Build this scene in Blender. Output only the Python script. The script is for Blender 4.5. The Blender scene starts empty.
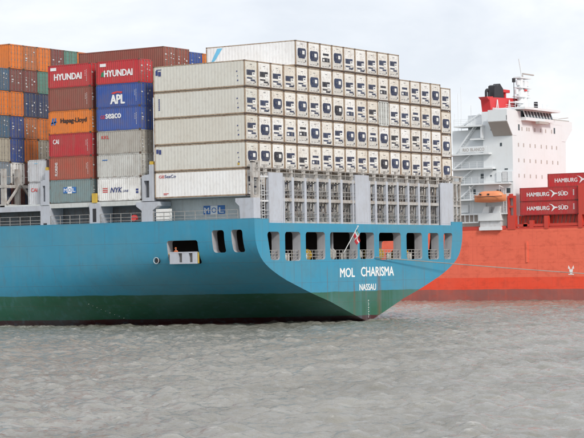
import bpy, bmesh, math, random
import numpy as np
from mathutils import Vector, Matrix
random.seed(7)
R = math.radians
SC = bpy.context.scene
COL = SC.collection

# ------------------------------------------------------------------ camera
yaw, pit, rol, foc = 0.988702, 0.0224885, -0.0166804, 2100.44
fw = Vector((math.sin(yaw)*math.cos(pit), math.cos(yaw)*math.cos(pit), math.sin(pit)))
r0 = Vector((math.cos(yaw), -math.sin(yaw), 0)); u0 = r0.cross(fw)
rt = r0*math.cos(rol)+u0*math.sin(rol); up = -r0*math.sin(rol)+u0*math.cos(rol)
CAMPOS = Vector((-183.673, -126.599, 6.408))
cam = bpy.data.cameras.new('camera'); camo = bpy.data.objects.new('camera', cam); COL.objects.link(camo)
m = Matrix.Identity(4)
for i in range(3):
    m[i][0], m[i][1], m[i][2], m[i][3] = rt[i], up[i], -fw[i], CAMPOS[i]
camo.matrix_world = m
cam.sensor_fit = 'HORIZONTAL'; cam.sensor_width = 36; cam.lens = foc/584*36
cam.clip_start = 1; cam.clip_end = 20000
SC.camera = camo

# ------------------------------------------------------------------ sky, sun, exposure
SUN_EL, SUN_DIR = 38.0, Vector((-0.42, -0.78, 0))      # towards the sun (horizontal)
SUN_DIR.normalize()
W = bpy.data.worlds.new('World'); SC.world = W; W.use_nodes = True
nt = W.node_tree; nt.nodes.clear()
def N(nt, t, **k):
    n = nt.nodes.new(t)
    for a, b in k.items(): setattr(n, a, b)
    return n
out = N(nt, 'ShaderNodeOutputWorld'); bg = N(nt, 'ShaderNodeBackground'); nt.links.new(bg.outputs[0], out.inputs[0])
sky = N(nt, 'ShaderNodeTexSky', sky_type='NISHITA'); sky.sun_disc = False
sky.sun_elevation = R(SUN_EL); sky.sun_rotation = math.atan2(SUN_DIR.x, SUN_DIR.y)
sm = N(nt, 'ShaderNodeMixRGB', blend_type='MULTIPLY'); sm.inputs[0].default_value = 1; sm.inputs[2].default_value = (.1, .1, .1, 1)
nt.links.new(sky.outputs[0], sm.inputs[1])
tc = N(nt, 'ShaderNodeTexCoord'); mp = N(nt, 'ShaderNodeMapping'); mp.inputs['Scale'].default_value = (1, 1, 2.6)
nt.links.new(tc.outputs['Generated'], mp.inputs[0])
n1 = N(nt, 'ShaderNodeTexNoise'); n1.inputs['Scale'].default_value = 7; n1.inputs['Detail'].default_value = 6; n1.inputs['Roughness'].default_value = .55
n1.inputs['Distortion'].default_value = .3
nt.links.new(mp.outputs[0], n1.inputs['Vector'])
cr = N(nt, 'ShaderNodeValToRGB')
cr.color_ramp.elements[0].position = .36; cr.color_ramp.elements[0].color = (.70, .735, .80, 1)
cr.color_ramp.elements[1].position = .62; cr.color_ramp.elements[1].color = (.92, .925, .94, 1)
e = cr.color_ramp.elements.new(.50); e.color = (.80, .825, .87, 1)
nt.links.new(n1.outputs[0], cr.inputs[0])
mx = N(nt, 'ShaderNodeMixRGB'); mx.inputs[0].default_value = .88
nt.links.new(sm.outputs[0], mx.inputs[1]); nt.links.new(cr.outputs[0], mx.inputs[2]); nt.links.new(mx.outputs[0], bg.inputs[0])
bg.inputs[1].default_value = 1.0

sl = bpy.data.lights.new('sun', 'SUN'); sl.energy = 2.2; sl.angle = R(12); sl.color = (1, .96, .90)
so = bpy.data.objects.new('sun', sl); COL.objects.link(so)
sd = Vector((SUN_DIR.x*math.cos(R(SUN_EL)), SUN_DIR.y*math.cos(R(SUN_EL)), math.sin(R(SUN_EL))))
so.rotation_euler = sd.to_track_quat('Z', 'Y').to_euler()
SC.view_settings.view_transform = 'Standard'; SC.view_settings.look = 'None'
SC.view_settings.exposure = 0.28; SC.view_settings.gamma = 1
SC.render.engine = 'CYCLES'; SC.cycles.max_bounces = 6

# ------------------------------------------------------------------ helpers
def tag(o, label=None, cat=None, group=None, kind=None):
    if label: o['label'] = label
    if cat: o['category'] = cat
    if group: o['group'] = group
    if kind: o['kind'] = kind
    return o
def empty(name, loc=(0, 0, 0), **k):
    o = bpy.data.objects.new(name, None); COL.objects.link(o); o.location = loc; o.empty_display_size = .5
    return tag(o, **k)
class MB:
    def __init__(s): s.v = []; s.f = []; s.m = []
    def add(s, vs, fs, mi=0):
        b = len(s.v); s.v += [tuple(v) for v in vs]
        for f in fs: s.f.append([b+i for i in f]); s.m.append(mi)
        return s
    def box(s, x0, x1, y0, y1, z0, z1, mi=0):
        x0, x1 = min(x0, x1), max(x0, x1); y0, y1 = min(y0, y1), max(y0, y1); z0, z1 = min(z0, z1), max(z0, z1)
        return s.add([(x0,y0,z0),(x1,y0,z0),(x1,y1,z0),(x0,y1,z0),(x0,y0,z1),(x1,y0,z1),(x1,y1,z1),(x0,y1,z1)],
              [(0,3,2,1),(4,5,6,7),(0,1,5,4),(1,2,6,5),(2,3,7,6),(3,0,4,7)], mi)
    def prism(s, poly, d, mi=0):       # poly: 3D points (any plane); d: extrusion vector
        n = len(poly); P = [Vector(p) for p in poly]; D = Vector(d)
        nor = Vector((0, 0, 0))
        for i in range(n):
            a, b = P[i], P[(i+1) % n]; nor += a.cross(b)
        if nor.dot(D) > 0: P.reverse()
        Q = [p+D for p in P]
        return s.add(P+Q, [list(range(n)), list(range(2*n-1, n-1, -1))]+[(i, n+i, n+(i+1) % n, (i+1) % n) for i in range(n)], mi)
    def tube(s, p, q, r, n=6, mi=0, r2=None):
        p, q = Vector(p), Vector(q); d = (q-p).normalized(); a = d.orthogonal().normalized(); b = d.cross(a)
        r2 = r if r2 is None else r2
        A = [p+(a*math.cos(2*math.pi*i/n)+b*math.sin(2*math.pi*i/n))*r for i in range(n)]
        B = [q+(a*math.cos(2*math.pi*i/n)+b*math.sin(2*math.pi*i/n))*r2 for i in range(n)]
        return s.add(A+B, [(i, (i+1) % n, n+(i+1) % n, n+i) for i in range(n)]+[list(range(n-1, -1, -1)), list(range(n, 2*n))], mi)
    def bar(s, p, q, w, mi=0): return s.tube(p, q, w*.7, 4, mi)
    def mesh(s, name, mats):
        me = bpy.data.meshes.new(name); me.from_pydata(s.v, [], s.f)
        for mt in (mats if isinstance(mats, (list, tuple)) else [mats]): me.materials.append(mt)
        me.polygons.foreach_set('material_index', s.m); me.update()
        return me
    def build(s, name, mats, parent=None, smooth=None, col=None, **k):
        return link(name, s.mesh(name, mats), parent, smooth, col, **k)
def smooth_angle(me, ang=35):
    bm = bmesh.new(); bm.from_mesh(me)
    for f in bm.faces: f.smooth = True
    for e in bm.edges:
        e.smooth = len(e.link_faces) == 2 and e.calc_face_angle(4) < R(ang)
    bm.to_mesh(me); bm.free()
SMALL = {'corner_casting', 'bottom_rail', 'slot', 'marking', 'serial_number', 'small_print', 'draft_mark', 'label_marking', 'railing', 'deck_railing', 'guard_rail', 'fingers', 'weld_seam', 'fairlead_roller', 'lashing_rod', 'emblem', 'logo_block', 'grille', 'tug_mark', 'crosstree'}
def link(name, me, parent=None, smooth=None, col=None, **k):
    if name in SMALL: k.setdefault('kind', 'stuff')
    o = bpy.data.objects.new(name, me); COL.objects.link(o)
    if parent is not None: o.parent = parent
    if smooth: smooth_angle(me, smooth)
    if col: o.color = (*col, 1)
    return tag(o, **k)
def text_mesh(string, bold=.02, align='LEFT'):
    cu = bpy.data.curves.new('t', 'FONT'); cu.body = string; cu.size = 1; cu.offset = bold; cu.resolution_u = 3
    o = bpy.data.objects.new('t', cu); COL.objects.link(o)
    bpy.context.view_layer.update()
    me = bpy.data.meshes.new_from_object(o.evaluated_get(bpy.context.evaluated_depsgraph_get()))
    bpy.data.objects.remove(o); bpy.data.curves.remove(cu)
    return me
PORT = ((0, -1, 0), (0, 0, 1))      # reads from the port side (-X)
AFT = ((1, 0, 0), (0, 0, 1))        # reads from aft (-Y)
def lettering(string, origin, w, h, axes, mat, parent, name='lettering', bold=.02, slant=0, depth=.004):
    """writing fitted to w x h metres, its lower left corner at origin; strokes thickened by shifted layers"""
    me = text_mesh(string, 0)
    co = np.array([v.co[:] for v in me.vertices]); mn = co.min(0); sz = co.max(0)-mn
    X, Y = Vector(axes[0]), Vector(axes[1]); Z = X.cross(Y); O = Vector(origin)
    vs, fs = [], []
    base = [tuple(p.vertices) for p in me.polygons]
    e = bold*h*.8
    for i, (sx, sy) in enumerate(((0, 0), (e, 0), (-e, 0), (0, e*.5), (0, -e*.5)) if bold > .013 else ((0, 0), (.02*h, 0), (-.02*h, 0))):
        k = len(vs)
        for c in co:
            p = (c[0]-mn[0])/sz[0]*w; q = (c[1]-mn[1])/sz[1]*h
            vs.append(O+X*(p+q*slant+sx)+Y*(q+sy)+Z*(depth+i*.0016))
        fs += [[k+j for j in f] for f in base]
    bpy.data.meshes.remove(me)
    me = bpy.data.meshes.new(name); me.from_pydata([tuple(v) for v in vs], [], fs); me.materials.append(mat)
    return link(name, me, parent)
def decal(pts, origin, axes, mat, parent, name, depth=.004):
    X, Y = Vector(axes[0]), Vector(axes[1]); Z = X.cross(Y); O = Vector(origin)
    mb = MB()
    for poly in pts:
        mb.prism([O+X*a+Y*b for a, b in poly], Z*depth)
    return mb.build(name, mat, parent)
def rect(a, b, c, d): return [(a, b), (c, b), (c, d), (a, d)]

# ------------------------------------------------------------------ materials
def newmat(name):
    mt = bpy.data.materials.new(name); mt.use_nodes = True; nt = mt.node_tree
    b = nt.nodes['Principled BSDF']; return mt, nt, b
def tex_coord(nt, kind='Object', scale=(1, 1, 1), rnd=False):
    t = N(nt, 'ShaderNodeTexCoord'); mp = N(nt, 'ShaderNodeMapping'); mp.inputs['Scale'].default_value = scale
    nt.links.new(t.outputs[kind], mp.inputs[0])
    if rnd:
        oi = N(nt, 'ShaderNodeObjectInfo'); mu = N(nt, 'ShaderNodeMath', operation='MULTIPLY'); mu.inputs[1].default_value = 91
        nt.links.new(oi.outputs['Random'], mu.inputs[0]); cb = N(nt, 'ShaderNodeCombineXYZ')
        for i in range(3): nt.links.new(mu.outputs[0], cb.inputs[i])
        nt.links.new(cb.outputs[0], mp.inputs['Location'])
    return mp.outputs[0]
def noise(nt, vec, scale, detail=4, lo=.4, hi=.6, rough=.55):
    n = N(nt, 'ShaderNodeTexNoise'); n.inputs['Scale'].default_value = scale; n.inputs['Detail'].default_value = detail; n.inputs['Roughness'].default_value = rough
    nt.links.new(vec, n.inputs['Vector'])
    mr = N(nt, 'ShaderNodeMapRange'); mr.inputs[1].default_value = lo; mr.inputs[2].default_value = hi; nt.links.new(n.outputs[0], mr.inputs[0])
    return mr.outputs[0]
def scalef(nt, v, k):
    m_ = N(nt, 'ShaderNodeMath', operation='MULTIPLY'); nt.links.new(v, m_.inputs[0])
    if isinstance(k, (int, float)): m_.inputs[1].default_value = k
    else: nt.links.new(k, m_.inputs[1])
    return m_.outputs[0]
def mix(nt, f, a, b, mode='MIX'):
    x = N(nt, 'ShaderNodeMixRGB', blend_type=mode)
    for i, v in ((0, f), (1, a), (2, b)):
        if isinstance(v, (int, float)): x.inputs[i].default_value = v
        elif isinstance(v, tuple): x.inputs[i].default_value = (*v, 1)
        else: nt.links.new(v, x.inputs[i])
    return x.outputs[0]
def paint(name, color, rough=.5, dirt=.35, dirt_col=(.16, .12, .09), scale=1.2, streak=True, rust=0.0, metallic=0):
    """painted steel: mottled dirt, vertical run marks, a little rust"""
    mt, nt, b = newmat(name)
    if color is None:
        oi = N(nt, 'ShaderNodeObjectInfo'); base = oi.outputs['Color']
    else:
        rg = N(nt, 'ShaderNodeRGB'); rg.outputs[0].default_value = (*color, 1); base = rg.outputs[0]
    v = tex_coord(nt, 'Object', (1, 1, 1), True)
    f1 = noise(nt, v, scale, 5, .38, .75)
    c = mix(nt, scalef(nt, f1, dirt), base, dirt_col)
    if streak:
        v2 = tex_coord(nt, 'Object', (3.2, 3.2, .16), True)
        f2 = noise(nt, v2, 1.0, 4, .52, .8)
        c = mix(nt, scalef(nt, f2, dirt*1.2), c, dirt_col)
    if rust:
        v3 = tex_coord(nt, 'Object', (2.2, 2.2, 1.2), True)
        f3 = noise(nt, v3, 1.6, 6, .50, .66, .65)
        c = mix(nt, scalef(nt, f3, rust), c, (.17, .075, .035))
    nt.links.new(c, b.inputs['Base Color']); b.inputs['Roughness'].default_value = rough; b.inputs['Metallic'].default_value = metallic
    return mt
M = {}
M['box'] = paint('container_paint', None, .55, .30, (.20, .16, .12), .7, True, .18)
M['reefer'] = paint('reefer_paint', None, .5, .16, (.40, .31, .19), .35, False, .12)
M['reefer_frame'] = paint('reefer_frame', (.40, .32, .235), .65, .5, (.20, .115, .065), 1.2, True, .8)
M['reefer_end'] = paint('reefer_end', None, .5, .28, (.46, .36, .25), .8, True, .32)
M['box_frame'] = paint('container_frame', None, .6, .45, (.10, .08, .07), 1.2, True, .5)
M['rail_dark'] = paint('bottom_rail', (.10, .075, .06), .75, .5, (.04, .03, .03), 2, False, .5)
M['gasket'] = paint('door_gear', (.20, .19, .18), .6, .3)
M['unit_white'] = paint('unit_white', (.78, .78, .76), .5, .18, (.35, .30, .22), 1.5, True, .1)
M['unit_grey'] = paint('unit_grey', (.60, .59, .56), .5, .35, (.36, .27, .18), 1.5, True, .2)
M['unit_slat'] = paint('unit_slat', (.11, .115, .13), .5, .3, (.15, .12, .1), 3, False)
M['unit_any'] = paint('unit_grille', None, .5, .3, (.10, .09, .08), 3, False)
M['unit_dark'] = paint('unit_dark', (.020, .023, .034), .55, .3, (.10, .09, .08), 3, False)
M['unit_blue'] = paint('unit_blue', (.022, .036, .085), .5, .3, (.08, .07, .07), 3, False)
M['white'] = paint('white_lettering', (.84, .84, .84), .55, .10)
M['hullwhite'] = paint('hull_lettering', (.84, .84, .82), .6, .10, (.3, .25, .2))
M['red'] = paint('red_print', (.62, .05, .05), .55, .12)
M['navy'] = paint('navy_print', (.03, .05, .20), .55, .12)
M['blue'] = paint('blue_print', (.03, .16, .45), .55, .12)
M['skyblue'] = paint('lightblue_print', (.16, .52, .78), .55, .12)
M['green'] = paint('green_print', (.03, .22, .10), .55, .12)
M['bridge'] = paint('bridge_grey', (.47, .50, .555), .55, .22, (.25, .22, .19), .5, True, .12)
M['bridge_tan'] = paint('bridge_tan', (.46, .45, .43), .6, .45, (.20, .15, .11), 1, True, .4)
M['lattice'] = paint('added_lattice_grey', (.27, .265, .26), .6, .45, (.16, .12, .09), 1, True, .4)
M['coaming'] = paint('coaming_grey', (.58, .61, .60), .6, .25, (.3, .27, .22), .6, True, .12)
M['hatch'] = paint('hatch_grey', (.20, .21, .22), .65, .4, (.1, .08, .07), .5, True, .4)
M['railgrey'] = paint('rail_grey', (.62, .63, .64), .5, .3, (.3, .25, .2), 1, False, .2)
M['rail_worn'] = paint('rail_worn', (.36, .36, .35), .6, .4, (.2, .14, .08), 2, False, .35)
M['yellow'] = paint('yellow_paint', (.62, .42, .06), .5, .3, (.2, .13, .06), 1, False, .2)
M['winch'] = paint('winch_paint', (.62, .62, .58), .5, .35, (.2, .15, .1), 2, False, .3)
M['inner'] = paint('interior_grey', (.42, .43, .46), .6, .3, (.2, .17, .15), .5, True, .1)
M['inner_shade'] = paint('mooring_deck_shade', (.045, .042, .040), .8, .3, (.03, .025, .02), .5, False)  # near-black standing in for the shade inside the mooring deck
M['innerdeck'] = paint('interior_deck', (.10, .13, .12), .8, .3, (.05, .05, .05), .5, False)
M['rope'] = paint('rope_grey', (.30, .28, .25), .9, .3, (.15, .13, .1), 3, False)
M['black'] = paint('black_paint', (.02, .02, .025), .55, .3, (.06, .05, .05), 2, False)
M['orange'] = paint('lifeboat_orange', (.76, .27, .12), .45, .18, (.4, .15, .08), 1, True)
M['hivis'] = paint('hivis_orange', (.50, .13, .045), .8, .2, (.3, .1, .05), 6, False)
M['skin'] = paint('skin', (.50, .30, .22), .6, .1, (.4, .2, .15), 8, False)
M['shipwhite'] = paint('superstructure_white', (.73, .76, .775), .45, .10, (.55, .48, .40), .25, True, .03)
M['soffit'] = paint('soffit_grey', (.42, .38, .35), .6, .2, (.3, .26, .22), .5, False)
M['shipred'] = paint('ship_red', (.60, .055, .035), .5, .18, (.25, .06, .04), .4, True, .05)
M['funnelred'] = paint('funnel_red', (.62, .035, .04), .5, .15, (.25, .05, .04), .4, True, .0)
M['redbox'] = paint('red_container', (.48, .020, .025), .5, .16, (.2, .04, .03), .7, True, .04)
def glass_mat():
    mt, nt, b = newmat('window_glass'); b.inputs['Base Color'].default_value = (.03, .045, .055, 1); b.inputs['Roughness'].default_value = .08
    return mt
M['glass'] = glass_mat()

def hull_mat(name, bands, stain, wear, weld=True):
    """hull paint in horizontal bands (top down: list of (z, colour)), run marks, scuffs"""
    mt, nt, b = newmat(name)
    g = N(nt, 'ShaderNodeNewGeometry'); sp = N(nt, 'ShaderNodeSeparateXYZ'); nt.links.new(g.outputs['Position'], sp.inputs[0])
    def vec(sx, sy, sz):
        mp = N(nt, 'ShaderNodeMapping'); mp.inputs['Scale'].default_value = (sx, sy, sz); nt.links.new(g.outputs['Position'], mp.inputs[0]); return mp.outputs[0]
    wob = noise(nt, vec(.35, .35, .35), 1, 4, 0, 1)
    ad = N(nt, 'ShaderNodeMath', operation='MULTIPLY_ADD'); nt.links.new(wob, ad.inputs[0]); ad.inputs[1].default_value = wear; nt.links.new(sp.outputs[2], ad.inputs[2])
    c = bands[-1][1]
    for i in range(len(bands)-2, -1, -1):
        z = bands[i][0]
        mr = N(nt, 'ShaderNodeMapRange'); mr.inputs[1].default_value = z-.03+wear*.5; mr.inputs[2].default_value = z+.03+wear*.5; nt.links.new(ad.outputs[0], mr.inputs[0])
        c = mix(nt, mr.outputs[0], c, bands[i][1])
    # broad weathering, patchy repainting
    f0 = noise(nt, vec(.10, .10, .16), 1, 5, .42, .68)
    c = mix(nt, scalef(nt, f0, .34), c, stain[0])
    fp = noise(nt, vec(.5, .5, .9), 1, 6, .50, .72, .7)
    c = mix(nt, scalef(nt, fp, .15 if name.startswith('blue') else .5), c, stain[2])
    # vertical runs
    f1 = noise(nt, vec(1.3, 1.3, .045), 1, 3, .53, .74)
    c = mix(nt, scalef(nt, f1, .26), c, stain[1])
    f2 = noise(nt, vec(3.7, 3.7, .10), 1, 3, .60, .74)
    c = mix(nt, scalef(nt, f2, .26), c, stain[2])
    if name.startswith('blue'):
        for x0, w, zt, amt in ((19.55, .28, 5.2, .75), (25.1, .55, 6.6, .85), (22.1, .16, 6.9, .4), (13.9, .15, 7.0, .45), (8.7, .14, 7, .4), (30.6, .2, 6.9, .45), (35.6, .18, 6.9, .4), (5.1, .12, 7, .35), (24.6, .15, 10.9, .4)):
            dx_ = N(nt, 'ShaderNodeMath', operation='SUBTRACT'); nt.links.new(sp.outputs[0], dx_.inputs[0]); dx_.inputs[1].default_value = x0
            ab = N(nt, 'ShaderNodeMath', operation='ABSOLUTE'); nt.links.new(dx_.outputs[0], ab.inputs[0])
            m1 = N(nt, 'ShaderNodeMapRange'); m1.inputs[1].default_value = w; m1.inputs[2].default_value = w*.2; nt.links.new(ab.outputs[0], m1.inputs[0])
            m2 = N(nt, 'ShaderNodeMapRange'); m2.inputs[1].default_value = zt; m2.inputs[2].default_value = zt-1.2; nt.links.new(sp.outputs[2], m2.inputs[0])
            m3 = N(nt, 'ShaderNodeMapRange'); m3.inputs[1].default_value = -.6; m3.inputs[2].default_value = -1.0; nt.links.new(sp.outputs[1], m3.inputs[0])
            fr = noise(nt, vec(6, 1, .35), 1, 4, .3, .65)
            k = scalef(nt, scalef(nt, scalef(nt, scalef(nt, m1.outputs[0], m2.outputs[0]), m3.outputs[0]), fr), amt)
            c = mix(nt, k, c, (.17, .085, .045))
    nt.links.new(c, b.inputs['Base Color'])
    b.inputs['Roughness'].default_value = .6; b.inputs['Specular IOR Level'].default_value = .3
    # shell plating: faint unevenness
    n3 = N(nt, 'ShaderNodeTexNoise'); n3.inputs['Scale'].default_value = 1; n3.inputs['Detail'].default_value = 2; nt.links.new(vec(.55, .55, .3), n3.inputs['Vector'])
    ax = N(nt, 'ShaderNodeMath', operation='ADD'); nt.links.new(sp.outputs[0], ax.inputs[0]); nt.links.new(sp.outputs[1], ax.inputs[1])
    cv = N(nt, 'ShaderNodeCombineXYZ'); nt.links.new(ax.outputs[0], cv.inputs[0]); nt.links.new(sp.outputs[2], cv.inputs[1])
    bk = N(nt, 'ShaderNodeTexBrick'); bk.inputs['Scale'].default_value = 1; bk.inputs['Brick Width'].default_value = 7.5; bk.inputs['Row Height'].default_value = 2.3; bk.inputs['Mortar Size'].default_value = .035; bk.inputs['Mortar Smooth'].default_value = .6
    nt.links.new(cv.outputs[0], bk.inputs['Vector'])
    hs = N(nt, 'ShaderNodeMath', operation='MULTIPLY_ADD'); nt.links.new(bk.outputs['Fac'], hs.inputs[0]); hs.inputs[1].default_value = .22; nt.links.new(n3.outputs[0], hs.inputs[2])
    c = mix(nt, scalef(nt, bk.outputs['Fac'], .26), c, stain[2]); nt.links.new(c, b.inputs['Base Color'])
    bp = N(nt, 'ShaderNodeBump'); bp.inputs['Strength'].default_value = .22; bp.inputs['Distance'].default_value = .3
    nt.links.new(hs.outputs[0], bp.inputs['Height']); nt.links.new(bp.outputs[0], b.inputs['Normal'])
    return mt
M['hull'] = hull_mat('blue_hull_paint', [(3.45, (.045, .268, .412)), (.66, (.027, .122, .072)), (-9, (.06, .016, .018))],
                     [(.13, .25, .27), (.12, .27, .33), (.12, .10, .08)], .22)
M['redhull'] = hull_mat('red_hull_paint', [(3.95, (.84, .165, .095)), (1.95, (.86, .082, .036)), (-9, (.30, .11, .095))],
                     [(.74, .14, .09), (.70, .13, .08), (.45, .06, .035)], .35)

# ------------------------------------------------------------------ water
def water_mat():
    mt, nt, b = newmat('river_water')
    g = N(nt, 'ShaderNodeNewGeometry')
    def vec(s):
        mp = N(nt, 'ShaderNodeMapping'); mp.inputs['Scale'].default_value = s; mp.inputs['Rotation'].default_value = (0, 0, .5); nt.links.new(g.outputs['Position'], mp.inputs[0]); return mp.outputs[0]
    f = noise(nt, vec((.05, .16, .05)), 1, 5, .36, .64)
    c = mix(nt, f, (.250, .240, .205), (.165, .156, .126))
    at = N(nt, 'ShaderNodeAttribute', attribute_name='foam_glint')
    fo = noise(nt, vec((3.5, 3.5, 3.5)), 1, 5, .40, .62)
    ff = scalef(nt, fo, at.outputs['Fac'])
    c = mix(nt, ff, c, (.72, .70, .66))
    nt.links.new(c, b.inputs['Base Color'])
    b.inputs['IOR'].default_value = 1.65
    mr = N(nt, 'ShaderNodeMapRange'); mr.inputs[3].default_value = .12; mr.inputs[4].default_value = .8; nt.links.new(ff, mr.inputs[0]); nt.links.new(mr.outputs[0], b.inputs['Roughness'])
    n3 = N(nt, 'ShaderNodeTexNoise'); n3.inputs['Scale'].default_value = 1; n3.inputs['Detail'].default_value = 5; n3.inputs['Roughness'].default_value = .6
    nt.links.new(vec((3.2, 1.7, 1)), n3.inputs['Vector'])
    bp = N(nt, 'ShaderNodeBump'); bp.inputs['Distance'].default_value = .27
    gust = noise(nt, vec((.035, .11, .05)), 1, 4, .32, .70)
    gm = N(nt, 'ShaderNodeMapRange'); gm.inputs[3].default_value = .35; gm.inputs[4].default_value = .95; nt.links.new(gust, gm.inputs[0]); nt.links.new(gm.outputs[0], bp.inputs['Strength'])
    nt.links.new(n3.outputs[0], bp.inputs['Height']); nt.links.new(bp.outputs[0], b.inputs['Normal'])
    return mt
M['water'] = water_mat()

def make_water():
    n, Lw = 1280, 300.0
    rng = np.random.default_rng(3)
    k1 = np.fft.fftfreq(n, Lw/n)*2*np.pi
    kx, ky = np.meshgrid(k1, k1, indexing='ij'); k = np.hypot(kx, ky); k[0, 0] = 1
    wd = np.array([.86, -.50])
    V = 2.9; Lp = V*V/9.81
    cosf = (kx*wd[0]+ky*wd[1])/k
    Ph = np.exp(-1/(k*Lp)**2)/k**3.25*(np.abs(cosf)**2*.85+.15)*np.exp(-(k*.08)**2); Ph[0, 0] = 0
    h0 = (rng.normal(size=(n, n))+1j*rng.normal(size=(n, n)))*np.sqrt(Ph)
    H = np.fft.ifft2(h0); h = H.real
    s = .088/h.std(); h *= s
    dx = np.fft.ifft2(-1j*kx/k*h0).real*s; dy = np.fft.ifft2(-1j*ky/k*h0).real*s
    hx = np.fft.ifft2(h0*np.exp(-(k*.0)**2)).real
    gx = np.gradient(h, Lw/n, axis=0); gy = np.gradient(h, Lw/n, axis=1)
    lap = -(np.gradient(gx, Lw/n, axis=0)+np.gradient(gy, Lw/n, axis=1))
    lap /= lap.std()
    st = Lw/n                      # 0.293 m cells
    # cells of the patch of river that the camera and its neighbours can see
    ang0 = math.atan2(fw.x, fw.y)
    xs = np.arange(-150, 140, st); ys = np.arange(-110, 75, st)
    X, Y = np.meshgrid(xs, ys, indexing='ij')
    ix = (np.round(X/st).astype(int)) % n; iy = (np.round(Y/st).astype(int)) % n
    d = np.hypot(X-CAMPOS.x, Y-CAMPOS.y); a = np.arctan2(X-CAMPOS.x, Y-CAMPOS.y)-ang0
    keep = (d > 62) & (np.abs(a) < R(17.5)) & ~((X > 6) & (X < 39) & (Y > 8))
    fade = np.clip((R(17.3)-np.abs(a))/R(2.0), 0, 1)*np.clip((d-62.5)/6, 0, 1)*np.clip((138-X)/4, 0, 1)*np.clip((73-Y)/4, 0, 1)*np.clip((Y+109)/4, 0, 1); fade = fade*fade*(3-2*fade)
    hz = h[ix, iy]*fade-.33*(1-fade); PX = X+.9*dx[ix, iy]; PY = Y+.9*dy[ix, iy]
    q = keep[:-1, :-1] & keep[1:, :-1] & keep[1:, 1:] & keep[:-1, 1:]
    used = np.zeros_like(keep); 
    used[:-1, :-1] |= q; used[1:, :-1] |= q; used[1:, 1:] |= q; used[:-1, 1:] |= q
    idx = -np.ones(X.shape, int); idx[used] = np.arange(used.sum())
    V_ = np.stack([PX[used], PY[used], hz[used]], -1)
    F = np.stack([idx[:-1, :-1][q], idx[1:, :-1][q], idx[1:, 1:][q], idx[:-1, 1:][q]], -1)
    foam_glint = np.clip((lap[ix, iy]-1.6)*.24, 0, .75)  # crest flecks: foam, and glints painted pale for contrast
    # broken water along the waterlines
    hb = np.minimum(np.abs(X+.3), 60); near = np.exp(-((X+1.2)/1.6)**2)*(Y > 6)
    foam_glint = np.maximum(foam_glint, np.clip(near*np.clip(lap[ix, iy]-.8, 0, 1)*1.0, 0, .85))
    foam_glint = foam_glint[used]
    # outer river: a plain sheet a little lower, out to the horizon
    nv = len(V_); ext = 9000
    V_ = np.concatenate([V_, [(-ext, -ext, -.32), (ext, -ext, -.32), (ext, ext, -.32), (-ext, ext, -.32)]])
    F = np.concatenate([F, [[nv, nv+1, nv+2, nv+3]]]); foam_glint = np.concatenate([foam_glint, np.zeros(4)])
    me = bpy.data.meshes.new('water'); me.vertices.add(len(V_)); me.vertices.foreach_set('co', V_.astype(np.float32).ravel())
    me.loops.add(F.size); me.loops.foreach_set('vertex_index', F.astype(np.int32).ravel())
    me.polygons.add(len(F)); me.polygons.foreach_set('loop_start', np.arange(0, F.size, 4, dtype=np.int32)); me.polygons.foreach_set('use_smooth', np.ones(len(F), bool))
    me.update(calc_edges=True)
    at = me.attributes.new('foam_glint', 'FLOAT', 'POINT'); at.data.foreach_set('value', foam_glint.astype(np.float32))
    me.materials.append(M['water'])
    link('water', me, kind='structure')
make_water()

# ------------------------------------------------------------------ the blue ship: hull
CX = 22.5
OUT = [(-2.5, 0.02), (-.8, .04), (0, .35), (.35, 1.6), (.8, 3.1), (1.6, 5.6), (2.41, 8.1), (3.3, 11.5), (4.1, 14.2), (4.9, 16.8), (5.5, 18.4), (6.0, 19.55), (6.4, 20.35),
       (6.9, 21.15), (7.44, 21.75), (7.9, 22.1), (8.4, 22.38), (9.0, 22.6), (9.6, 22.72), (10.2, 22.78), (11.1, 22.8)]
def bt(z): return float(np.interp(z, [o[0] for o in OUT], [o[1] for o in OUT]))
def half(z, Y):
    s = 1-math.exp(-(max(0, Y+1.15)/(10.5+9*max(0, min(1, (7.5-z)/7.5))))**1.4)
    b = bt(z)+(22.8-bt(z))*s
    if Y > 215:
        t = (Y-215)/85; b *= max(.02, (1-t**2.2*(1-.15*max(z, 0)/11)))
    return b
YT = -1.15
def loft(levels, stations, inset=0, mats=()):
    rings = []
    for Y in stations:
        left = [(CX-half(z, Y)+inset, Y, z) for z in reversed(levels)]
        right = [(CX+half(z, Y)-inset, Y, z) for z in levels]
        rings.append(left+right)
    mb = MB(); n = len(rings[0]); vs = [p for r in rings for p in r]
    fs = []
    for j in range(len(rings)-1):
        for i in range(n):
            a, b = j*n+i, j*n+(i+1) % n; fs.append((a, b, b+n, a+n))
    fs.append(list(range(n-1, -1, -1))); fs.append([(len(rings)-1)*n+i for i in range(n)])
    mb.add(vs, fs); return mb
ship = empty('container_ship', (CX, 20, 0), label='blue and green container ship, its white-lettered stern towards us, stacked with white reefers', cat='container ship')
def sp(mb, name, mats, parent=None, smooth=None):    # part of the blue ship, built in world coordinates
    o = mb.build(name, mats, None, smooth); o.parent = parent or ship
    o.matrix_parent_inverse = (parent or ship).matrix_world.inverted(); return o
bpy.context.view_layer.update()
stations = [YT, -.6, 0, .7, 1.5, 2.4, 3.5, 4.8, 6.3, 8, 10, 12.5, 15.5, 19, 23, 28, 34, 42, 60, 120, 215, 235, 255, 270, 282, 292, 298]
hull_me = loft([o[0] for o in OUT], stations).mesh('hull', [M['hull'], M['inner'], M['inner_shade']])
cav_me = loft([6.8, 7.44, 8.4, 9.6, 10.55], [-.1, 1, 2.5, 4.5, 7, 10, 13.5], 1.0).mesh('cavity', [M['hull'], M['inner'], M['inner_shade']])
for p in cav_me.polygons: p.material_index = 2
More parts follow.
